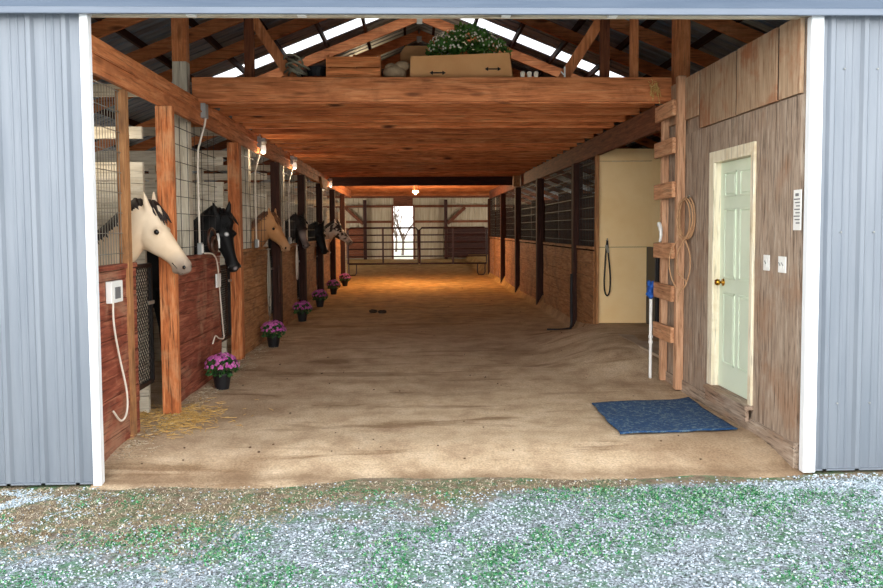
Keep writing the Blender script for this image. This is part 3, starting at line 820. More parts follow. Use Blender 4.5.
labs = ['tall dark brown post nearest the yellow wall in the right row', 'dark post at the second doorway of the right row', 'dark post at the third doorway of the right row', 'dark post at the fourth doorway of the right row', 'dark last post of the right row beside the gate']
for k, y in enumerate(RP):
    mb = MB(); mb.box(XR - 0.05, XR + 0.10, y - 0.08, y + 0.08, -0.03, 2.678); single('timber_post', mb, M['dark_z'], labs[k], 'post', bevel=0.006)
for k, (a, b) in enumerate(((16.64, 16.82), (19.6, 20.0), (22.8, 23.4))):
    mb = MB(); planks(mb, 'y', XR + 0.12, 0.03, a - 0.1, b + 0.1, 0.05, 1.3, 0.2); single('stall_hatch', mb, M['dark_y'], 'dark board door set back between two right stall fronts, doorway %s from the yellow wall' % ('second', 'third', 'fourth')[k], 'stall door')
mb = MB(); mb.tube([(2.52, 12.66, 0.9), (2.515, 12.65, 0.4), (2.51, 12.63, 0.06), (2.42, 12.55, 0.02), (2.25, 12.45, 0.02), (2.1, 12.5, 0.02)], 0.022, 8, 5)
single('rubber_hose', mb, M['tub'], 'black hose running down the first right post onto the floor', 'hose', smooth=True)
for k in range(5):
    y = [14.9, 18.4, 21.9, 25.4, 28.0][k]
    mb = MB(); planks(mb, 'x', y, 0.05, XR + 0.12, ER, -0.03, 2.3, 0.19); struct('wall_partition_%d' % (20 + k), mb, M['dark_x'])

# ------------------------------------------------------------------ gate panels at the end of the aisle
def corral(x0, x1, label, feet):
    t = thing('corral_panel', ((x0 + x1) / 2, 27.9, 0), label, 'gate')
    Y = 27.9
    mb = MB(); mb.tube([(x0, Y, 0.42), (x0, Y, 1.6), (x0 + 0.08, Y, 1.68), (x1 - 0.08, Y, 1.68), (x1, Y, 1.6), (x1, Y, 0.42), (x0 + 0.01, Y, 0.42)], 0.034, 8); build('frame', mb, M['gate'], t)
    for z in (0.68, 0.93, 1.18, 1.43):
        mb = MB(); mb.tube([(x0, Y, z), (x1, Y, z)], 0.024, 8); build('rail', mb, M['gate'], t)
    mb = MB(); xm = (x0 + x1) / 2; mb.bar((xm, Y - 0.0, 0.42), (xm, Y, 1.68), 0.06, 0.075, (0, 1, 0)); build('upright', mb, M['gate'], t)
    for f in feet:
        mb = MB(); mb.tube([(f, Y, 0.42), (f, Y, 0.1), (f + 0.04, Y, 0.02), (f + 0.22, Y, 0.02), (f + 0.27, Y, 0.1), (f + 0.27, Y, 0.42)], 0.02, 8); build('foot_loop', mb, M['gate'], t)
    return t
corral(-2.36, 0.10, 'maroon pipe gate panel on the left half of the aisle end, before the bright doorway', [-2.34])
corral(0.16, 2.52, 'maroon pipe gate panel on the right half of the aisle end', [2.2])

# ------------------------------------------------------------------ far end wall
DX0, DX1, DZT = -1.08, -0.10, 2.78
mb = MB(); ribbed(mb, EL, DX0, YB, 0.0, 3.2, 0.232, 0.03); struct('wall_back_left', mb, M['siding_white'])
mb = MB(); ribbed(mb, DX1, ER, YB, 0.0, 3.2, 0.232, 0.03); struct('wall_back_right', mb, M['siding_white'])
mb = MB(); mb.box(DX0, DX1, YB - 0.02, YB + 0.03, DZT, 3.2); mb.prism([(EL - 0.4, YB, 3.2), (ER + 0.4, YB, 3.2), (XA, YB, RZ + 0.1)], (0, 0.04, 0)); struct('wall_back_gable', mb, M['brown_x'])
mb = MB(); mb.box(DX0 - 0.08, DX0, YB - 0.1, YB, 0.1, DZT + 0.08); mb.box(DX1, DX1 + 0.08, YB - 0.1, YB, 0.1, DZT + 0.08); mb.box(DX0, DX1, YB - 0.1, YB, DZT, DZT + 0.08); struct('door_2', mb, M['brown_z'])
for nm, x0, x1 in (('left', EL, DX0 - 0.09), ('right', DX1 + 0.09, ER)):
    for z in (1.95, 2.72):
        mb = MB(); mb.box(x0, x1, YB - 0.14, YB - 0.06, z, z + 0.12)
        single('wall_girt', mb, M['brown_x'], '%s dark horizontal girt on the pale end wall, %s of the bright doorway' % ('upper' if z > 2 else 'lower', nm), 'girt')
for x0, x1, px, s, lab in ((-3.72, -2.59, -2.50, 1, 'left'), (1.64, 3.75, 1.55, -1, 'right')):
    mb = MB(); planks(mb, 'x', YB - 0.3, 0.06, x0, x1, 0.2, 1.72, 0.25); 
    single('end_board_panel', mb, M['brown_x'] if s > 0 else M['dark_x'], 'brown board panel against the %s part of the far end wall' % lab, 'panel')
    mb = MB(); mb.box(px - 0.08, px + 0.08, YB - 0.35, YB - 0.18, 0.0, 3.1); single('timber_post', mb, M['dark_z'], 'dark post on the far end wall beside the %s brace' % lab, 'post')
    mb = MB(); mb.bar((px - s * 0.09, YB - 0.165, 1.9), (px - s * 0.98, YB - 0.165, 2.72), 0.16, 0.05, (0, 1, 0)); single('knee_brace', mb, M['brown_z'], 'diagonal brown brace on the %s part of the far end wall' % lab, 'brace')
# bare trees outside the far doorway
def branch(mb, p, d, L, r, depth):
    q = p + d * L
    mb.tube([p, p + d * L * 0.5 + Vector((rnd.uniform(-.03, .03), 0, rnd.uniform(-.03, .03))) * L, q], [r, r * 0.85, r * 0.65], 5)
    if depth == 0: return
    for k in range(3):
        a = Vector((rnd.uniform(-1, 1), rnd.uniform(-1, 1), rnd.uniform(0.0, 0.9)))
        nd = (d * 0.9 + a * 0.65).normalized()
        branch(mb, p + d * L * rnd.uniform(0.6, 1.0), nd, L * rnd.uniform(0.55, 0.8), r * 0.6, depth - 1)
for i, (x, y, lab) in enumerate(((-0.75, 47.0, 'bare tree seen through the upper part of the far bright doorway'), (-1.3, 54.0, 'bare tree further out behind the far bright doorway'))):
    mb = MB(); branch(mb, Vector((x, y, -0.1)), Vector((0.05, 0, 1)), 1.5, 0.09, 4)
    single('bare_tree', mb, M['bark'], lab, 'tree')

# ------------------------------------------------------------------ aisle lamp and small electrical pieces
t = thing('aisle_lamp', (0.02, 23.6, 2.5), 'cream hanging lamp over the middle of the far aisle', 'lamp')
mb = MB(); mb.tube([(0.02, 23.6, 3.2), (0.02, 23.6, 2.85)], 0.012, 8); build('stem', mb, M['black'], t)
mb = MB(); mb.lathe((0.02, 23.6, 2.72), [(0.02, 0.24), (0.06, 0.2), (0.10, 0.0), (0.09, 0.0), (0.05, 0.18), (0.01, 0.2)], 16); build('shade', mb, M['lamp_white'], t, smooth=True)
mb = MB(); mb.ball((0.02, 23.6, 2.71), 0.04, 12, 8); build('bulb', mb, M['bulb'], t, smooth=True)
def conduit(yb, ytop, label, long=True):
    t = thing('outlet_box', (XL + 0.02, yb, 1.4), label, 'outlet')
    x = XL + 0.012
    mb = MB(); mb.box(x - 0.005, x + 0.035, yb - 0.04, yb + 0.04, 1.39, 1.51); b = build('box', mb, M['grey_plastic'], t, bevel=0.004)
    mb = MB(); mb.box(x + 0.036, x + 0.042, yb - 0.03, yb + 0.03, 1.405, 1.495); build('cover', mb, M['plate'], b)
    mb = MB(); mb.tube([(x + 0.01, yb, 1.51), (x + 0.01, yb, 2.35), (x + 0.03, yb + 0.03, 2.55), (-2.165, ytop - 0.05, 2.72), (-2.165, ytop, 2.82)], 0.011, 8, 5); build('conduit', mb, M['cord'], t, smooth=True)
    mb = MB(); mb.box(-2.2, -2.15, ytop - 0.06, ytop + 0.06, 2.80, 2.95); build('junction_box', mb, M['grey_plastic'], t, bevel=0.004)
    return t
c = conduit(8.26, 8.36, 'grey outlet box with white conduit above the red brown stall front')
dup(c, (0, PITCH, 0), 'grey outlet box with white conduit above the orange tan stall front')
dup(c, (0, 2 * PITCH, 0), 'grey outlet box with white conduit beyond the pale tan horse')
def fill_lamp(x, y, z, label, power):  # lit lamps added along the left beam to brighten the joists
    t = thing('fill_lamp', (x, y, z), label, 'lamp', 'added fill lamps on the left beam')
    mb = MB(); mb.lathe((x, y, z - 0.05), [(0.05, 0.05), (0.05, 0.03), (0.035, 0.02), (0.035, 0.0)], 14); build('holder', mb, M['lamp_white'], t)
    mb = MB(); mb.lathe((x, y, z - 0.17), [(0.01, 0.0), (0.035, 0.015), (0.042, 0.06), (0.034, 0.118)], 14); build('glass_jar', mb, M['jar'], t, smooth=True)
    plight('fill_lamp_light', (x, y, z - 0.24), power, (1.0, 0.80, 0.56), 0.05)
    return t
FILL_LAMPS = [(-2.13, 11.3), (-2.13, 14.2), (-2.13, 20.2)]
for (x, y), lab in zip(FILL_LAMPS, ('added white fill lamp under the left beam above the pale tan horse', 'added white fill lamp under the left beam above the dark bay horse with grey nose', 'added white fill lamp under the left beam near the spotted horse')):
    mb = MB(); mb.box(x - 0.06, x + 0.04, y - 0.05, y + 0.05, 2.88, 2.93)
    jl = fill_lamp(x, y, 2.88, lab, FILL_W)
    build('bracket', mb, M['grey_plastic'], jl)
# cord with tag hanging on the second stall front
t = thing('power_cord', (XL + 0.03, 8.5, 0.4), 'off white power cord with a white tag on the red brown stall front', 'cord')
x = XL + 0.03
mb = MB(); mb.tube([(x + .02, 8.34, 1.40), (x + .04, 8.6, 1.38), (x + .02, 8.85, 1.28), (x, 9.0, 1.05), (x, 9.06, 0.8), (x, 9.14, 0.5), (x + .01, 9.12, 0.40), (x, 8.95, 0.42), (x, 8.78, 0.47), (x, 8.66, 0.40)], 0.008, 8, 6); build('cable', mb, M['cord'], t, smooth=True)
mb = MB(); mb.box(x - 0.004, x + 0.012, 8.86, 9.04, 1.0, 1.15); build('tag', mb, M['plate'], t)
# cord and outlet on the first stall front
t = thing('outlet_box', (XL + 0.03, 5.97, 1.1), 'white outlet box on the stall front nearest the opening', 'outlet')
mb = MB(); mb.box(XL, XL + 0.045, 5.80, 6.02, 1.11, 1.27); build('box', mb, M['plate'], t, bevel=0.005)
mb = MB(); mb.box(XL + 0.0455, XL + 0.05, 5.86, 5.96, 1.14, 1.225); build('receptacle', mb, M['ink'], t)
t = thing('power_cord', (XL + 0.03, 5.95, 0.4), 'off white power cord looping down the stall front nearest the opening', 'cord')
mb = MB(); mb.tube([(x + .01, 5.83, 1.12), (x, 5.86, 0.95), (x, 5.95, 0.7), (x + .01, 6.05, 0.42), (x + .01, 6.04, 0.26), (x + .01, 5.92, 0.22), (x, 5.80, 0.32)], 0.008, 8, 6); build('cable', mb, M['cord'], t, smooth=True)
# halters and ropes hanging on the left stalls
t = thing('leather_halter', (XL + 0.02, 8.75, 1.4), 'brown leather halter with a white strap hanging by the grey outlet box', 'halter')
x = XL + 0.03
mb = MB(); mb.tube(loop((8.72, 1.54), 0.16, 0.12, x), 0.014, 6); build('crown_strap', mb, M['leather'], t)
mb = MB(); mb.tube(loop((8.74, 1.47), 0.12, 0.09, x + 0.02), 0.018, 6); build('nose_band', mb, M['leather'], t)
mb = MB(); mb.tube([(x + .03, 8.86, 1.60), (x + .03, 8.9, 1.55), (x + .03, 8.9, 1.44)], 0.014, 6); build('cheek_strap', mb, M['plate'], t)
def rope_hang(y, label, m, z0=1.35, drop=0.95):
    t = thing('lead_rope', (XL + 0.03, y, z0 - drop), label, 'rope')
    x = XL + 0.04
    mb = MB(); mb.bar((XL - 0.01, y, z0), (x + 0.03, y, z0), 0.014, 0.014); build('peg', mb, M['wire'], t)
    for k in range(3):
        w = 0.05 + 0.03 * k; d = drop * (0.7 + 0.15 * k)
        mb = MB(); mb.tube([(x, y, z0 + .01), (x, y - w, z0 - d * .5), (x, y - w * .6, z0 - d), (x, y + w * .6, z0 - d), (x, y + w, z0 - d * .5), (x, y, z0 + .01)], 0.011, 6, 6); build('loop', mb, m, t, smooth=True)
rope_hang(12.0, 'grey and white lead ropes hanging beside the pale tan horse', M['wire'])
rope_hang(12.93, 'dark lead rope hanging on the post beyond the pale tan horse', M['leather'], 1.3, 0.8)
rope_hang(14.85, 'pale lead rope hanging beside the dark bay horse with grey nose', M['cord'], 1.35, 0.6)

# ------------------------------------------------------------------ things up in the loft
LZ = 3.195
t = thing('cardboard_box', (0.5, 8.62, LZ), 'long brown cardboard box in the loft holding a flowering bush', 'box')
mb = MB(); y0, y1 = 8.37, 8.88
A = [(-0.05, y0, LZ + .006), (1.05, y0, LZ + .006), (1.05, y1, LZ + .006), (-0.05, y1, LZ + .006)]; B = [(-0.04, y0, LZ + 0.245), (1.01, y0 + 0.0, LZ + 0.285), (1.01, y1, LZ + 0.285), (-0.04, y1, LZ + 0.245)]
for i in range(4):
    j = (i + 1) % 4
    mb.bm.faces.new([mb.bm.verts.new(p) for p in (A[i], A[j], B[j], B[i])])
mb.bm.faces.new([mb.bm.verts.new(p) for p in A])
o = build('body', mb, M['card'], t); md = o.modifiers.new('th', 'SOLIDIFY'); md.thickness = 0.008
for x, z in ((0.25, 0.075), (0.83, 0.115)):
    mb = MB(); mb.box(x - 0.06, x + 0.06, y0 - 0.009, y0 - 0.001, LZ + z - 0.006, LZ + z + 0.006)
    for s in (-1, 1): mb.prism([(x + s * .085, y0 - 0.009, LZ + z), (x + s * .05, y0 - 0.009, LZ + z + .022), (x + s * .05, y0 - 0.009, LZ + z - .022)], (0, 0.008, 0))
    build('hand_hole', mb, M['black'], t)
def leafball(mb, c, rad, n, size, zmin=-1.0):
    for _ in range(n):
        while True:
            v = Vector((rnd.uniform(-1, 1), rnd.uniform(-1, 1), rnd.uniform(zmin, 1)))
            if 0.35 < v.length < 1: break
        p = Vector(c) + Vector((v.x * rad[0], v.y * rad[1], v.z * rad[2]))
        d = (v.normalized() + Vector((rnd.uniform(-.7, .7), rnd.uniform(-.7, .7), rnd.uniform(-.5, .7)))).normalized()
        s = d.orthogonal().normalized(); s = (Matrix.Rotation(rnd.uniform(0, 6.28), 3, d) @ s)
        L = size * rnd.uniform(.7, 1.4); w = L * 0.3; nn = d.cross(s) * L * 0.1
        mb.bm.faces.new([mb.bm.verts.new(q) for q in (p, p + d * L * .5 + s * w + nn, p + d * L, p + d * L * .5 - s * w + nn)])
def blossom(mb, p, d, r, n=7):
    d = d.normalized(); s = d.orthogonal().normalized(); b = d.cross(s)
    c = mb.bm.verts.new(p + d * r * 0.25)
    ring = []
    for k in range(2 * n):
        a = PI * k / n; rr = r * (1.0 if k % 2 == 0 else 0.62)
        ring.append(mb.bm.verts.new(p + (s * math.cos(a) + b * math.sin(a)) * rr - d * (0.1 * r)))
    for k in range(2 * n): mb.bm.faces.new((c, ring[k], ring[(k + 1) % (2 * n)]))
t = thing('flowering_bush', (0.6, 8.72, LZ + 0.02), 'green bush with small white flowers in the loft cardboard box', 'plant')
mb = MB(); mb.lathe((0.58, 8.70, LZ + 0.012), [(0.10, 0), (0.14, 0.2), (0.15, 0.2), (0.15, 0.23), (0.13, 0.23), (0.12, 0.2)], 16); build('pot', mb, M['blackp'], t)
mb = MB()
for (cx, cz, rx, rz) in ((0.58, 0.42, 0.34, 0.20), (0.32, 0.36, 0.18, 0.13), (0.84, 0.36, 0.20, 0.13), (0.60, 0.52, 0.2, 0.13)): leafball(mb, (cx, 8.72, LZ + cz), (rx, 0.2, rz), 420, 0.05)
o = build('foliage', mb, M['leaf'], t, normals=False)
mb = MB()
for _ in range(130):
    a = rnd.uniform(0, 2 * PI); e = rnd.uniform(-0.2, 1.0); v = Vector((math.cos(a) * math.cos(e), -abs(math.sin(a)) * math.cos(e), math.sin(e)))
    blossom(mb, Vector((0.58 + v.x * 0.43, 8.70 + v.y * 0.20, LZ + 0.40 + v.z * 0.22)), v + Vector((0, -.4, 0)), 0.014)
o = build('blossoms', mb, M['whiteflower'], t, normals=False); o['kind'] = 'stuff'
# crate
t = thing('wooden_crate', (-0.62, 8.47, LZ), 'orange slatted wooden crate in the loft, left of the burlap sack', 'crate')
for z in (0.005, 0.125):
    for yy in (8.335, 8.62):
        mb = MB(); mb.box(-0.91, -0.35, yy, yy + 0.015, LZ + z + 0.003, LZ + z + 0.11); build('slat', mb, M['joist'], t)
for x in (-0.91, -0.63, -0.37):
    mb = MB(); mb.box(x, x + 0.025, 8.352, 8.618, LZ, LZ + 0.26); build('end_post', mb, M['orange_z'], t)
mb = MB(); mb.box(-0.90, -0.36, 8.355, 8.615, LZ + 0.002, LZ + 0.012); build('base_board', mb, M['brown_x'], t)
# burlap sack, rear box
mb = MB()
mb.ball((-0.20, 8.45, LZ + 0.085), 0.135, 14, 10, (0.95, 0.8, 0.68)); mb.ball((-0.12, 8.43, LZ + 0.16), 0.075, 12, 8, (1.1, .8, 0.7)); mb.ball((-0.24, 8.43, LZ + 0.14), 0.06, 12, 8, (1.1, .8, 0.8))
single('burlap_sack', mb, M['burlap'], 'slumped beige burlap sack between crate and cardboard box in the loft', 'sack', smooth=True)
mb = MB(); mb.prism([(-0.14, 9.05, LZ), (0.20, 9.05, LZ), (0.21, 9.05, LZ + 0.43), (0.15, 9.05, LZ + 0.51), (-0.09, 9.05, LZ + 0.51), (-0.15, 9.05, LZ + 0.43)], (0, 0.3, 0))
single('cardboard_box', mb, M['card'], 'smaller cardboard box in the loft behind the burlap sack', 'box')
mb = MB()
for k in range(9):
    c = (-1.22 + rnd.uniform(-.08, .08), 8.47 + rnd.uniform(-.03, .03), LZ + 0.06 + 0.021 * k)
    r = rnd.uniform(0.07, 0.13); tl = Matrix.Rotation(rnd.uniform(-.6, .6), 3, 'X') @ Matrix.Rotation(rnd.uniform(-.6, .6), 3, 'Y')
    mb.tube([Vector(c) + tl @ Vector((math.cos(a * PI / 10) * r, math.sin(a * PI / 10) * r, 0)) for a in range(21)], 0.011, 6)
single('hose_tangle', mb, M['wirecoil'], 'tangled heap of grey green hose on the left of the loft edge', 'hose', smooth=True)
mb = MB(); mb.lathe((-1.03, 8.60, LZ), [(0.09, 0), (0.12, 0.15), (0.13, 0.15), (0.13, 0.17), (0.115, 0.17), (0.10, 0.02)], 16)
single('rubber_tub', mb, M['tub'], 'dark rubber tub in the loft between the hose heap and the crate', 'tub', smooth=False)
mb = MB()
for k in range(5): mb.ball((-1.12 + 0.05 * k, 8.36, LZ + 0.02), 0.03, 10, 7, (1.2, 1, 0.7))
single('folded_cloth', mb, paint('rust_red_cloth', (140, 66, 40), (108, 48, 30), 0.8), 'rust red cloth lying in front of the dark rubber tub', 'cloth', smooth=True)
for k, x in enumerate((1.13, 1.20, 1.27)):
    mb = MB(); mb.lathe((x, 8.275, LZ + 0.011), [(0.022, 0), (0.026, 0.05), (0.02, 0.055), (0.019, 0.06)], 12)
    single('white_jar', mb, M['lamp_white'], 'small white jar on the loft edge, right of the long cardboard box', 'jar', 'white jars on the loft edge')
mb = MB(); mb.tube([(1.57, 8.275, LZ + 0.011), (1.57, 8.275, LZ + 0.12)], 0.009, 6); mb.tube([(1.57, 8.275, LZ + 0.03), (1.53, 8.275, LZ + 0.07)], 0.006, 6)
single('forked_stick', mb, M['plate'], 'small white forked stick standing on the loft edge', 'stick')
# frayed straw wad at the right end of the beam
mb = MB()
for k in range(40):
    a = rnd.uniform(-1, 1); p = Vector((2.50 + rnd.uniform(-.05, .05), 8.235, 3.12 + rnd.uniform(-.1, .05)))
    q = p + Vector((rnd.uniform(-.04, .04), rnd.uniform(-.03, 0), rnd.uniform(-.12, .03)))
    mb.bar(p, q, 0.006, 0.003, (0, 1, 0))
tag(single('straw_wisps', mb, M['straw'], 'wisps of straw and cobweb on the right end of the loft beam', 'straw'), kind='stuff')

# ------------------------------------------------------------------ mat, pots
mb = MB()
C4 = [Vector((1.63, 7.22, 0)), Vector((2.60, 7.38, 0)), Vector((2.585, 6.20, 0)), Vector((1.60, 6.08, 0))]
n = 30; G = []
for j in range(n + 1):
    row = []
    for i in range(n + 1):
        u, v = i / n, j / n
        p = (C4[3] * (1 - u) + C4[2] * u) * (1 - v) + (C4[0] * (1 - u) + C4[1] * u) * v
        p.x += 0.02 * mnoise.noise((v * 4, 0, i // n)) * (1 if i in (0, n) else 0); p.y += 0.02 * mnoise.noise((u * 5, 3, j // n)) * (1 if j in (0, n) else 0)
        p.z = floor_z(p.x, p.y) + 0.012 + 0.008 * mnoise.noise((u * 3, v * 3, 0)) + 0.03 * max(0, u - .8) * max(0, v - .7) * 10
        row.append(mb.bm.verts.new(p))
    G.append(row)
for j in range(n):
    for i in range(n): mb.bm.faces.new((G[j][i], G[j][i + 1], G[j + 1][i + 1], G[j + 1][i]))
o = single('floor_mat', mb, M['mat'], 'worn blue mat lying on the dirt before the walk door', 'mat', smooth=True)
md = o.modifiers.new('t', 'SOLIDIFY'); md.thickness = 0.012; md.offset = -1

def mum(loc, label):
    x, y = loc; z = floor_z(x, y)
    t = thing('potted_chrysanthemum', (x, y, z), label, 'flower pot', 'chrysanthemum pots along the left stalls')
    mb = MB(); mb.lathe((x, y, z), [(0.07, 0), (0.095, 0.15), (0.105, 0.152), (0.105, 0.175), (0.092, 0.175), (0.085, 0.15), (0.02, 0.148)], 20); o = build('pot', mb, M['blackp'], t, smooth=False); o['label'] = 'black plastic pot'
    mb = MB(); leafball(mb, (x, y, z + 0.22), (0.15, 0.15, 0.10), 420, 0.04, -0.6); build('foliage', mb, M['leaf2'], t, normals=False)
    mb = MB()
    for k in range(150):
        e = math.asin(rnd.uniform(0.12, 1.0)); a = rnd.uniform(0, 2 * PI)
        v = Vector((math.cos(a) * math.cos(e), math.sin(a) * math.cos(e), math.sin(e)))
        blossom(mb, Vector((x, y, z + 0.22)) + Vector((v.x * .178, v.y * .178, v.z * .155)) * rnd.uniform(.93, 1.04), v, rnd.uniform(0.015, 0.024), 6)
    o = build('blossoms', mb, M['pink'], t, normals=False); o['kind'] = 'stuff'; o['label'] = 'pink blossoms'
    return t
m0 = mum((-2.02, 8.22), 'potted pink chrysanthemum nearest the opening, by the red brown stall front')
base = Vector(m0.location)
for (x, y, lab) in ((-2.0, 11.1, 'potted pink chrysanthemum second from the opening, by the orange tan stall front'), (-2.05, 14.3, 'potted pink chrysanthemum third along the left stalls'),
                    (-2.05, 16.95, 'potted pink chrysanthemum fourth along the left stalls'), (-2.05, 19.8, 'potted pink chrysanthemum fifth along the left stalls'), (-2.04, 22.9, 'potted pink chrysanthemum nearest the gate')):
    dup(m0, Vector((x, y, floor_z(x, y))) - base, lab)

# ------------------------------------------------------------------ horses
def ell(c, a, b, ra, rb, n=14, sq=2.0):
    out = []
    for k in range(n):
        t = 2 * PI * k / n; ct, st = math.cos(t), math.sin(t)
        out.append(Vector(c) + a * (ra * math.copysign(abs(ct) ** (2 / sq), ct)) + b * (rb * math.copysign(abs(st) ** (2 / sq), st)))
    return out
def horse_coat(name, coat, coat2, muzzle, nose, extra=None):
    m = NT(name)
    v = m.mapping((1, 1, 1), False)
    c = m.ramp(m.noise(v, 3.0, 4, 0.55), [(0.35, coat2), (0.65, coat)])
    def spot(pt, r0, r1, col, strength=1.0):
        nonlocal c
        d = m.n('ShaderNodeVectorMath', operation='DISTANCE'); m.l(m.tc.outputs['Object'], d.inputs[0]); d.inputs[1].default_value = pt
        f = m.ramp(d.outputs['Value'], [(r0, float(strength)), (r1, 0.0)])
        c = m.mix(f, c, lin(col))
    if extra == 'spots':
        f = m.ramp(m.noise(v, 6, 2, 0.5), [(0.5, 0.0), (0.55, 1.0)]); c = m.mix(f, c, lin((40, 32, 30)))
    spot(nose, 0.06, 0.2, muzzle, 0.9)
    if isinstance(extra, list):
        for e in extra: spot(*e)
    m.l(c, m.b.inputs['Base Color']); m.b.inputs['Roughness'].default_value = 0.6
    m.b.inputs['Specular IOR Level'].default_value = 0.3
    return m.m
def horse(loc, label, poll, dirv, fwd_n, coat, coat2, muzzle, mane_col, extra=None, scale=1.0, marks=None):
    """facing +X; loc = ground point under the chest; poll (local), dirv = poll->nose, fwd_n = outward normal of the forehead"""
    loc = Vector(loc); t = thing('horse', loc, label, 'horse')
    d = Vector(dirv).normalized(); nrm = Vector(fwd_n); nrm = (nrm - d * nrm.dot(d)).normalized(); side = d.cross(nrm).normalized()
    P = Vector(poll); S = scale
    mb = MB()
    # head
    st = [(-0.05, .06, .055), (0.0, .098, .082), (0.07, .122, .098), (0.14, .134, .106), (0.20, .134, .098), (0.27, .118, .080), (0.35, .094, .062), (0.42, .080, .054), (0.48, .078, .060), (0.53, .072, .060), (0.565, .052, .046), (0.582, .022, .022)]
    rings = []
    for u, hh, hw in st:
        drop = 0.006 * math.sin(min(u / 0.5, 1) * PI)
        base_in = 0.02 if u < 0 else (0.012 if u > 0.54 else 0.0)
        if u > 0.55: base_in = 0.03
        c = P + d * (u * S) - nrm * ((hh + drop + base_in) * S)
        rings.append(ell(c, nrm, side, hh * S, hw * S, 16, 2.2))
    mb.loft(rings)
    # cheek bulge (jaw)
    jaw = P + d * 0.15 * S - nrm * 0.185 * S
    mb.ball(jaw, 0.085 * S, 14, 10, (1, 0.8, 1))
    # brow ridges and nostril wings
    for s in (-1, 1):
        mb.ball(P + d * 0.175 * S - nrm * 0.055 * S + side * s * 0.083 * S, 0.034 * S, 10, 8)
        mb.ball(P + d * 0.52 * S - nrm * 0.045 * S + side * s * 0.042 * S, 0.030 * S, 10, 8)
    mb.ball(P + d * 0.50 * S - nrm * 0.135 * S, 0.042 * S, 10, 8)      # chin
    # neck
    nb = Vector((-0.30, 0, 1.08)); mid = (nb + P) / 2 + Vector((0.0, 0, 0.0))
    npts = catmull([Vector((-0.62, 0, 1.10)), nb + Vector((-0.06, 0, 0.02)), mid, P - nrm * 0.10 * S - d * 0.0 * S, P - nrm * 0.13 * S + d * 0.10 * S], 4)
    rr = []; L = len(npts)
    for i, p in enumerate(npts):
        f = i / (L - 1); w = 0.235 * (1 - f) + 0.088 * f; hh = 0.36 * (1 - f) ** 1.5 + 0.115 * f
        dd = (npts[min(i + 1, L - 1)] - npts[max(i - 1, 0)]).normalized()
        sd = Vector((0, 1, 0)); sd = (sd - dd * sd.dot(dd)).normalized(); up = dd.cross(sd)
        rr.append(ell(p, up, sd, hh * S, w * S * 0.8, 16))
    mb.loft(rr)
    # trunk
    body = [(-0.12, 1.02, .16, .14), (-0.22, 1.05, .28, .21), (-0.42, 1.08, .36, .26), (-0.7, 1.08, .35, .29), (-1.0, 1.06, .34, .31), (-1.3, 1.09, .31, .30), (-1.55, 1.13, .31, .29), (-1.75, 1.12, .28, .24), (-1.88, 1.10, .18, .15)]
    mb.loft([ell(Vector((x, 0, z)), Vector((0, 0, 1)), Vector((0, 1, 0)), a, b, 16) for x, z, a, b in body])
    # legs
    for s in (-1, 1):
        for pts in ([(-0.33, .16, .95, .13), (-0.32, .15, .75, .095), (-0.31, .15, .52, .058), (-0.31, .15, .44, .052), (-0.31, .15, .20, .036), (-0.30, .15, .12, .042), (-0.27, .15, .05, .055), (-0.26, .15, .03, .06)],
                    [(-1.62, .16, 1.0, .20), (-1.55, .16, .82, .15), (-1.60, .16, .66, .085), (-1.74, .16, .52, .060), (-1.72, .16, .42, .048), (-1.68, .16, .20, .038), (-1.66, .16, .12, .044), (-1.62, .16, .05, .056), (-1.61, .16, .03, .06)]):
            mb.loft([ell(Vector((x, y * s, z)), Vector((1, 0, 0)), Vector((0, 1, 0)), r, r * 0.85, 10) for x, y, z, r in pts])
    # ears
    for s in (-1, 1):
        b0 = P - d * 0.005 * S - nrm * 0.045 * S + side * s * 0.055 * S
        ax = (-d * 0.85 + nrm * 0.45 + side * s * 0.22).normalized(); e1 = side; e2 = ax.cross(e1).normalized(); e1 = e2.cross(ax)
        mb.loft([ell(b0 + ax * h * S, e1, e2, a * S, b * S, 8) for h, a, b in ((-0.03, .026, .026), (0.02, .035, .029), (0.08, .036, .024), (0.135, .022, .016), (0.175, .008, .008))])
    for v in mb.bm.verts: v.co += loc
    nose = P + d * 0.56 * S - nrm * 0.07 * S
    extra2 = extra
    if marks:
        extra2 = [(tuple(P + d * u * S - nrm * vv * S + side * w * S), r0, r1, col) for u, vv, w, r0, r1, col in marks]
    cm = horse_coat('coat_' + label.split(' ')[0] + '_' + label.split(' ')[1], coat, coat2, muzzle, tuple(nose), extra2)
    bodyo = build('body', mb, cm, t, smooth=True)
    rm = bodyo.modifiers.new('rm', 'REMESH'); rm.mode = 'VOXEL'; rm.voxel_size = 0.014; rm.use_smooth_shade = True
    sm = bodyo.modifiers.new('sm', 'SMOOTH'); sm.factor = 0.5; sm.iterations = 5
    dark = paint('eye_dark', (18, 12, 10), (12, 8, 8), 0.12); mm = paint('mane_hair', mane_col, tuple(int(a * .75) for a in mane_col), 0.6, 0, 20)
    for s in (-1, 1):
        mb = MB(); mb.ball(loc + P + d * 0.178 * S - nrm * 0.06 * S + side * s * 0.098 * S, 0.023 * S, 12, 8); build('eye', mb, dark, t, smooth=True)
        mb = MB(); mb.ball(loc + P + d * 0.533 * S - nrm * 0.045 * S + side * s * 0.066 * S, 0.013 * S, 10, 8, (1, .6, 1.3)); build('nostril', mb, dark, t, smooth=True)
        mb = MB(); mb.tube([loc + P + d * (0.565 - k * 0.03) * S - nrm * (0.098 + 0.004 * k) * S + side * s * (0.036 + 0.008 * min(k, 2)) * S for k in range(5)], 0.004 * S, 6); build('mouth_line', mb, dark, t)
    # mane: locks along the crest
    mb = MB(); cr = []
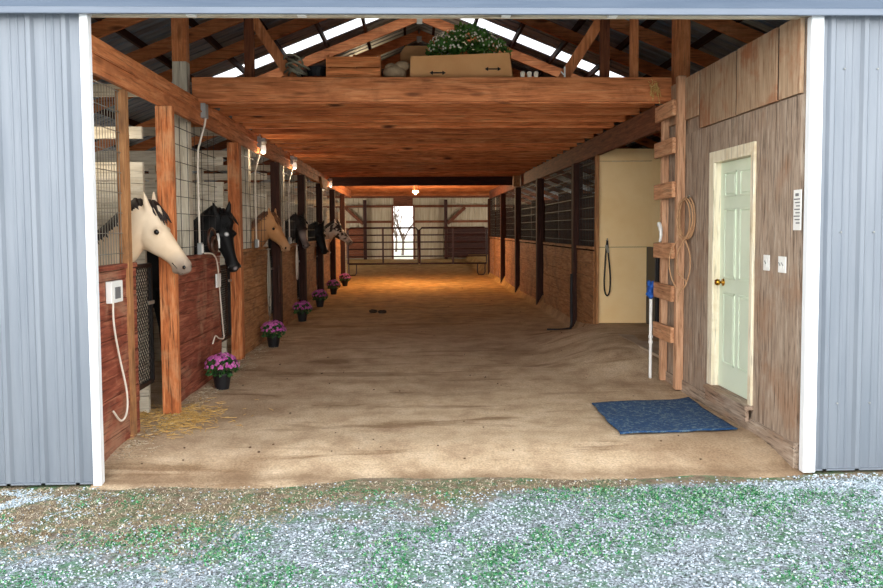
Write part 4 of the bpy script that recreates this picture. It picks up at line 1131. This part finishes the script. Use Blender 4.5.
    for i in range(3, L - 3):
        f = i / (L - 1); hh = 0.36 * (1 - f) ** 1.5 + 0.115 * f
        dd = (npts[i + 1] - npts[i - 1]).normalized(); sd = Vector((0, 1, 0)); sd = (sd - dd * sd.dot(dd)).normalized(); up = dd.cross(sd)
        cr.append((npts[i] + up * hh * S, up, sd, f))
    for j in range(len(cr) - 1):
        for q in range(5):
            g_ = q / 5; p = cr[j][0].lerp(cr[j + 1][0], g_); up, sd = cr[j][1], cr[j][2]
            w = (0.235 * (1 - cr[j][3]) + 0.088 * cr[j][3]) * 0.8
            fl = rnd.uniform(0.13, 0.2)
            mb.tube([loc + p - up * (0.09 + 0.03 * (q % 2)) - sd * (w * .82), loc + p - up * 0.02 - sd * (w * .5), loc + p + up * 0.024, loc + p + sd * (w * .5) - up * 0.01, loc + p + sd * (w + .015) - up * fl * 0.6, loc + p + sd * (w + .02) - up * fl], [0.004, 0.02, 0.024, 0.024, 0.018, 0.004], 6)
    for q in range(7):
        o_ = (q - 3) * 0.012
        mb.tube([loc + P - d * 0.03 * S + side * o_ * .5, loc + P + nrm * 0.015 * S + side * o_, loc + P + d * 0.07 * S + nrm * 0.012 * S + side * o_ * 1.4, loc + P + d * (0.12 + 0.02 * (q % 3)) * S + nrm * 0.006 * S + side * o_ * 1.6], [0.010, 0.011, 0.008, 0.002], 6)
    build('mane', mb, mm, t, smooth=True)
    mb = MB(); mb.tube([loc + Vector(p) for p in ((-1.86, 0, 1.22), (-1.96, 0, 1.15), (-2.0, 0, 0.9), (-1.98, 0, 0.6), (-1.97, 0, 0.45))], [0.03, 0.05, 0.07, 0.06, 0.015], 10, 4); build('tail', mb, mm, t, smooth=True)
    hm = paint('hoof', (62, 52, 44), (46, 38, 32), 0.5)
    for s in (-1, 1):
        for x in (-0.255, -1.605):
            mb = MB(); mb.lathe(loc + Vector((x, (0.15 if x > -1 else .16) * s, 0)), [(0.068, 0.0), (0.062, 0.04), (0.052, 0.075)], 12); build('hoof', mb, hm, t)
    return t
H = (-2.50, 6.78, 0.0)
horse((-2.62, 6.78, 0), 'cream dun horse with dark mane looking out of the nearest stall', (0.43, 0, 1.82), (0.30, -0.02, -0.47), (0.8, -0.12, 0.5),
      (226, 204, 176), (212, 186, 154), (112, 98, 90), (40, 26, 22), None, 1.03, [(0.0, 0.36, 0.0, 0.10, 0.28, (196, 160, 124)), (0.15, 0.24, 0.0, 0.03, 0.13, (208, 178, 148))])
horse((-2.64, 9.44, 0), 'black horse with a small white star, head hanging over the second stall door', (0.42, -0.16, 1.80), (0.20, -0.16, -0.72), (0.52, -0.74, 0.35),
      (11, 10, 11), (7, 6, 7), (18, 17, 17), (12, 11, 12), None, 1.13, [(0.19, 0.02, 0.01, 0.012, 0.032, (230, 228, 226)), (0.55, 0.03, 0.0, 0.01, 0.03, (150, 140, 140))])
horse((-2.60, 12.42, 0), 'pale tan horse with head lowered over the third stall door', (0.42, 0, 1.84), (0.30, -0.14, -0.55), (0.78, -0.35, 0.45),
      (190, 140, 92), (166, 116, 72), (170, 130, 96), (120, 76, 46), None)
horse((-2.62, 15.4, 0), 'dark bay horse with grey nose at the fourth stall door', (0.42, -0.05, 1.84), (0.20, -0.24, -0.66), (0.5, -0.74, 0.3),
      (30, 22, 20), (20, 15, 14), (104, 90, 84), (18, 14, 14), None, 1.0, [(0.35, 0.03, 0.0, 0.05, 0.15, (130, 116, 110))])
horse((-2.60, 18.35, 0), 'solid black horse with lowered head at the fifth stall door', (0.44, -0.05, 1.70), (0.20, -0.22, -0.78), (0.6, -0.62, 0.3),
      (10, 9, 10), (6, 6, 6), (14, 13, 13), (12, 11, 12), None, 1.1)
horse((-2.50, 21.25, 0), 'spotted grey horse looking out at the last left stall door', (0.46, 0, 1.78), (0.36, -0.08, -0.44), (0.75, -0.25, 0.55),
      (206, 196, 184), (186, 174, 160), (96, 84, 80), (40, 34, 32), 'spots', 1.1)

# ------------------------------------------------------------------ straw, gravel, grass
def scatter_straw(name, label, fn, n, m, L=(0.04, 0.14), w=0.004):
    mb = MB()
    for _ in range(n):
        x, y = fn(); z = floor_z(x, y) + rnd.uniform(0.004, 0.02); a = rnd.uniform(0, PI); l = rnd.uniform(*L) / 2
        dx, dy, dz = math.cos(a) * l, math.sin(a) * l, rnd.uniform(-.006, .006)
        mb.bar((x - dx, y - dy, z - dz), (x + dx, y + dy, z + dz), w, w * 0.6)
    return tag(single(name, mb, m, label, 'straw'), kind='stuff')
scatter_straw('scattered_straw', 'golden straw littered on the dirt at the nearest stall door', lambda: (-2.15 + abs(rnd.gauss(0, .22)) - (0.35 if rnd.random() < .4 else 0), rnd.gauss(6.85, .28)), 900, M['straw'], (0.03, 0.10), 0.005)
scatter_straw('trampled_hay', 'trampled dry hay along the foot of the left stalls', lambda: (-2.2 + abs(rnd.gauss(0, .13)), rnd.uniform(5.7, 12)), 500, M['drygrass'], (0.04, 0.12), 0.004)
def lumps(n):
    mb = MB()
    for _ in range(n):
        x, y = rnd.uniform(-2, 2.3), 5.6 + (22 - 5.6) * rnd.random() ** 1.6
        s = rnd.uniform(0.004, 0.011); mb.ball((x, y, floor_z(x, y) + s * .4), s, 6, 4, (1.3, 1, .7))
    return mb
tag(single('dirt_clods', lumps(110), paint('dark_clods', (96, 74, 54), (70, 52, 38), 0.95), 'small dark clods scattered over the dirt aisle', 'dirt'), kind='stuff')
mb = MB()
for k in range(5): mb.ball((-0.75 + rnd.uniform(-.12, .12), 15.6 + rnd.uniform(-.1, .1), floor_z(-.75, 15.6) + 0.03), 0.05, 8, 6, (1.2, 1, .75))
tag(single('manure_pile', mb, paint('dark_manure', (62, 48, 32), (46, 34, 24), 0.95), 'small dark dropping pile in the middle of the aisle', 'dirt', smooth=True))

ICO = None
def add_pebble(mb, c, r, sq):
    global ICO
    if ICO is None:
        b = bmesh.new(); bmesh.ops.create_icosphere(b, subdivisions=1, radius=1); ICO = ([v.co.copy() for v in b.verts], [[v.index for v in f.verts] for f in b.faces]); b.free()
    R = Matrix.Rotation(rnd.uniform(0, 6.28), 3, 'Z')
    sx, sy = rnd.uniform(.8, 1.4), rnd.uniform(.7, 1.1)
    vs = [mb.bm.verts.new(Vector(c) + R @ Vector((v.x * r * sx, v.y * r * sy, v.z * r * sq))) for v in ICO[0]]
    for f in ICO[1]: mb.bm.faces.new([vs[i] for i in f])
def dirtness(x, y):
    n1 = mnoise.noise((x * 1.3, y * 1.3, 7.0))
    return -0.28 * x + 0.75 * y - 3.35 + n1 * 0.55 + 0.75 * sstep((y - 5.08) / 0.22) * (1 if x < 2.6 else 0)
mb = MB(); cnt = 0
while cnt < 17000:
    x, y = rnd.uniform(-3.2, 3.6), rnd.uniform(3.4, 5.36)
    f = dirtness(x, y)
    if rnd.random() < sstep((f - 0.05) / 0.8) * 0.93: continue
    r = rnd.uniform(0.004, 0.0095); add_pebble(mb, (x, y, ground_z(x, y) + r * .25), r, .6); cnt += 1
tag(single('gravel', mb, M['pebble'], 'frosty blue grey gravel outside the barn opening', 'gravel', normals=False, smooth=True), kind='stuff')
def blades(n, fn, m, name, label, h=(0.02, 0.06), w=0.006, lean=0.8):
    mb = MB(); k = 0; tries = 0
    while k < n and tries < n * 60:
        tries += 1
        p = fn()
        if p is None: continue
        x, y = p; z = ground_z(x, y) - 0.002
        for _ in range(3):
            a = rnd.uniform(0, 2 * PI); l = rnd.uniform(*h); d = Vector((math.cos(a) * lean, math.sin(a) * lean, rnd.uniform(.25, 1))).normalized()
            s = Vector((-math.sin(a), math.cos(a), 0)) * w * rnd.uniform(.6, 1.2); b = Vector((x + rnd.uniform(-.012, .012), y + rnd.uniform(-.012, .012), z))
            m1 = b + d * l * .6; tip = b + d * l - Vector((0, 0, l * .25))
            mb.bm.faces.new([mb.bm.verts.new(q) for q in (b - s, b + s, m1 + s * .8, m1 - s * .8)])
            mb.bm.faces.new([mb.bm.verts.new(q) for q in (m1 - s * .8, m1 + s * .8, tip)])
        k += 1
    return tag(single(name, mb, m, label, 'grass', normals=False), kind='stuff')
def gmask(x, y):
    n = 0.5 + mnoise.noise((x * 1.1, y * 1.8, 2.0)) * .6 + mnoise.noise((x * 3.5, y * 3.5, 5.0)) * .55
    v = n - 0.45
    # strong tuft right of the opening
    v += 0.75 * math.exp(-((x - 1.9) / 0.75) ** 2 - ((y - 5.02 + 0.10 * (x - 1.6)) / 0.17) ** 2)
    v += 0.25 * math.exp(-((x + 0.9) / 1.3) ** 2 - ((y - 4.25) / 0.35) ** 2)
    v -= 1.2 * sstep((y - 5.15) / 0.2) * (1 if -2.2 < x < 2.5 else 0.3)
    v -= 0.5 * math.exp(-((x + 1.1) / 0.7) ** 2 - ((y - 5.0) / 0.3) ** 2)
    v -= 0.12 * max(0, 4.1 - y)
    return v
def f1():
    x, y = rnd.uniform(-3.2, 3.6), rnd.uniform(3.45, 5.34)
    return (x, y) if rnd.random() < gmask(x, y) * 1.3 else None
blades(7500, f1, M['grass'], 'grass_blades', 'patchy green grass growing through the gravel', (0.012, 0.032), 0.0045)
def f2():
    x, y = rnd.uniform(-3.2, 1.5), rnd.uniform(3.5, 5.36)
    return (x, y) if rnd.random() < sstep((dirtness(x, y) - .1) / .6) else None
blades(5000, f2, M['drygrass'], 'dry_grass', 'dry straw coloured grass in front of the left sliding door', (0.015, 0.045), 0.003, 1.6)
def f3():
    x, y = (rnd.gauss(-2.75, .28), rnd.gauss(5.0, .2)) if rnd.random() < .45 else ((rnd.gauss(2.9, .4), rnd.gauss(5.0, .22)) if rnd.random() < .75 else (rnd.uniform(-2.4, 2.5), rnd.uniform(3.6, 4.9)))
    return (x, y) if y < 5.33 and mnoise.noise((x * 4, y * 4, 9)) > -0.05 else None
blades(3200, f3, M['frost'], 'frosted_grass', 'white frosted grass in front of both sliding doors', (0.012, 0.035), 0.006, 1.5)

# ------------------------------------------------------------------ light
SKY_BASE, SKY_GLOW = 1.1, 3.0
w = bpy.data.worlds.new('overcast_sky'); SC.world = w; w.use_nodes = True
nt = w.node_tree; nt.nodes.clear()
out = nt.nodes.new('ShaderNodeOutputWorld'); bg = nt.nodes.new('ShaderNodeBackground')
tc = nt.nodes.new('ShaderNodeTexCoord'); sp = nt.nodes.new('ShaderNodeSeparateXYZ'); rp = nt.nodes.new('ShaderNodeValToRGB')
nt.links.new(tc.outputs['Generated'], sp.inputs[0]); nt.links.new(sp.outputs[2], rp.inputs[0])
e = rp.color_ramp.elements
e[0].position = 0.0; e[0].color = (1.0, 0.97, 0.93, 1); e[1].position = 0.6; e[1].color = (0.90, 0.95, 1.0, 1)
def wm(op, a, b):
    x = nt.nodes.new('ShaderNodeMath'); x.operation = op
    for i_, v in enumerate((a, b)):
        if hasattr(v, 'links'): nt.links.new(v, x.inputs[i_])
        else: x.inputs[i_].default_value = v
    return x.outputs[0]
# hazy bright half of the sky, low in front of the barn
fy = wm('MAXIMUM', wm('MULTIPLY', sp.outputs[1], -1.0), 0.0)
fz_ = wm('POWER', wm('SUBTRACT', 1.0, wm('MAXIMUM', sp.outputs[2], 0.0)), 3.0)
st_ = wm('ADD', SKY_BASE, wm('MULTIPLY', wm('MULTIPLY', fy, fz_), SKY_GLOW))
nt.links.new(rp.outputs[0], bg.inputs[0]); nt.links.new(st_, bg.inputs[1])
nt.links.new(bg.outputs[0], out.inputs[0])
plight('aisle_lamp_light', (0.02, 23.6, 2.58), 165, (1.0, 0.72, 0.42), 0.08)
plight('stall_lamp_light', (-2.75, 6.8, 2.40), 3, (1.0, 0.85, 0.65), 0.04)

# ------------------------------------------------------------------ camera
cam = bpy.data.cameras.new('camera'); co = bpy.data.objects.new('camera', cam); COL.objects.link(co); SC.camera = co
F, TH, YAW, ROLL, SYP = 790.0, math.radians(3.2), math.radians(1.8987529), math.radians(0.35), -20.9932
cam.sensor_fit = 'HORIZONTAL'; cam.sensor_width = 36.0; cam.lens = F / 883.0 * 36.0
cam.shift_y = SYP / 883.0
cam.clip_end = 300; cam.clip_start = 0.05
fw = Vector((math.sin(YAW) * math.cos(TH), math.cos(YAW) * math.cos(TH), -math.sin(TH)))
rt = Vector((math.cos(YAW), -math.sin(YAW), 0)); up = rt.cross(fw)
r2 = rt * math.cos(ROLL) - up * math.sin(ROLL); u2 = up * math.cos(ROLL) + rt * math.sin(ROLL)
Mx = Matrix((r2, u2, -fw)).transposed().to_4x4(); Mx.translation = (0, 0, 1.64)
co.matrix_world = Mx
SC.view_settings.view_transform = 'Standard'; SC.view_settings.look = 'None'
SC.view_settings.exposure = 1.22; SC.view_settings.gamma = 1.0; SC.view_settings.use_curve_mapping = False
SC.cycles.max_bounces = 10; SC.cycles.diffuse_bounces = 6
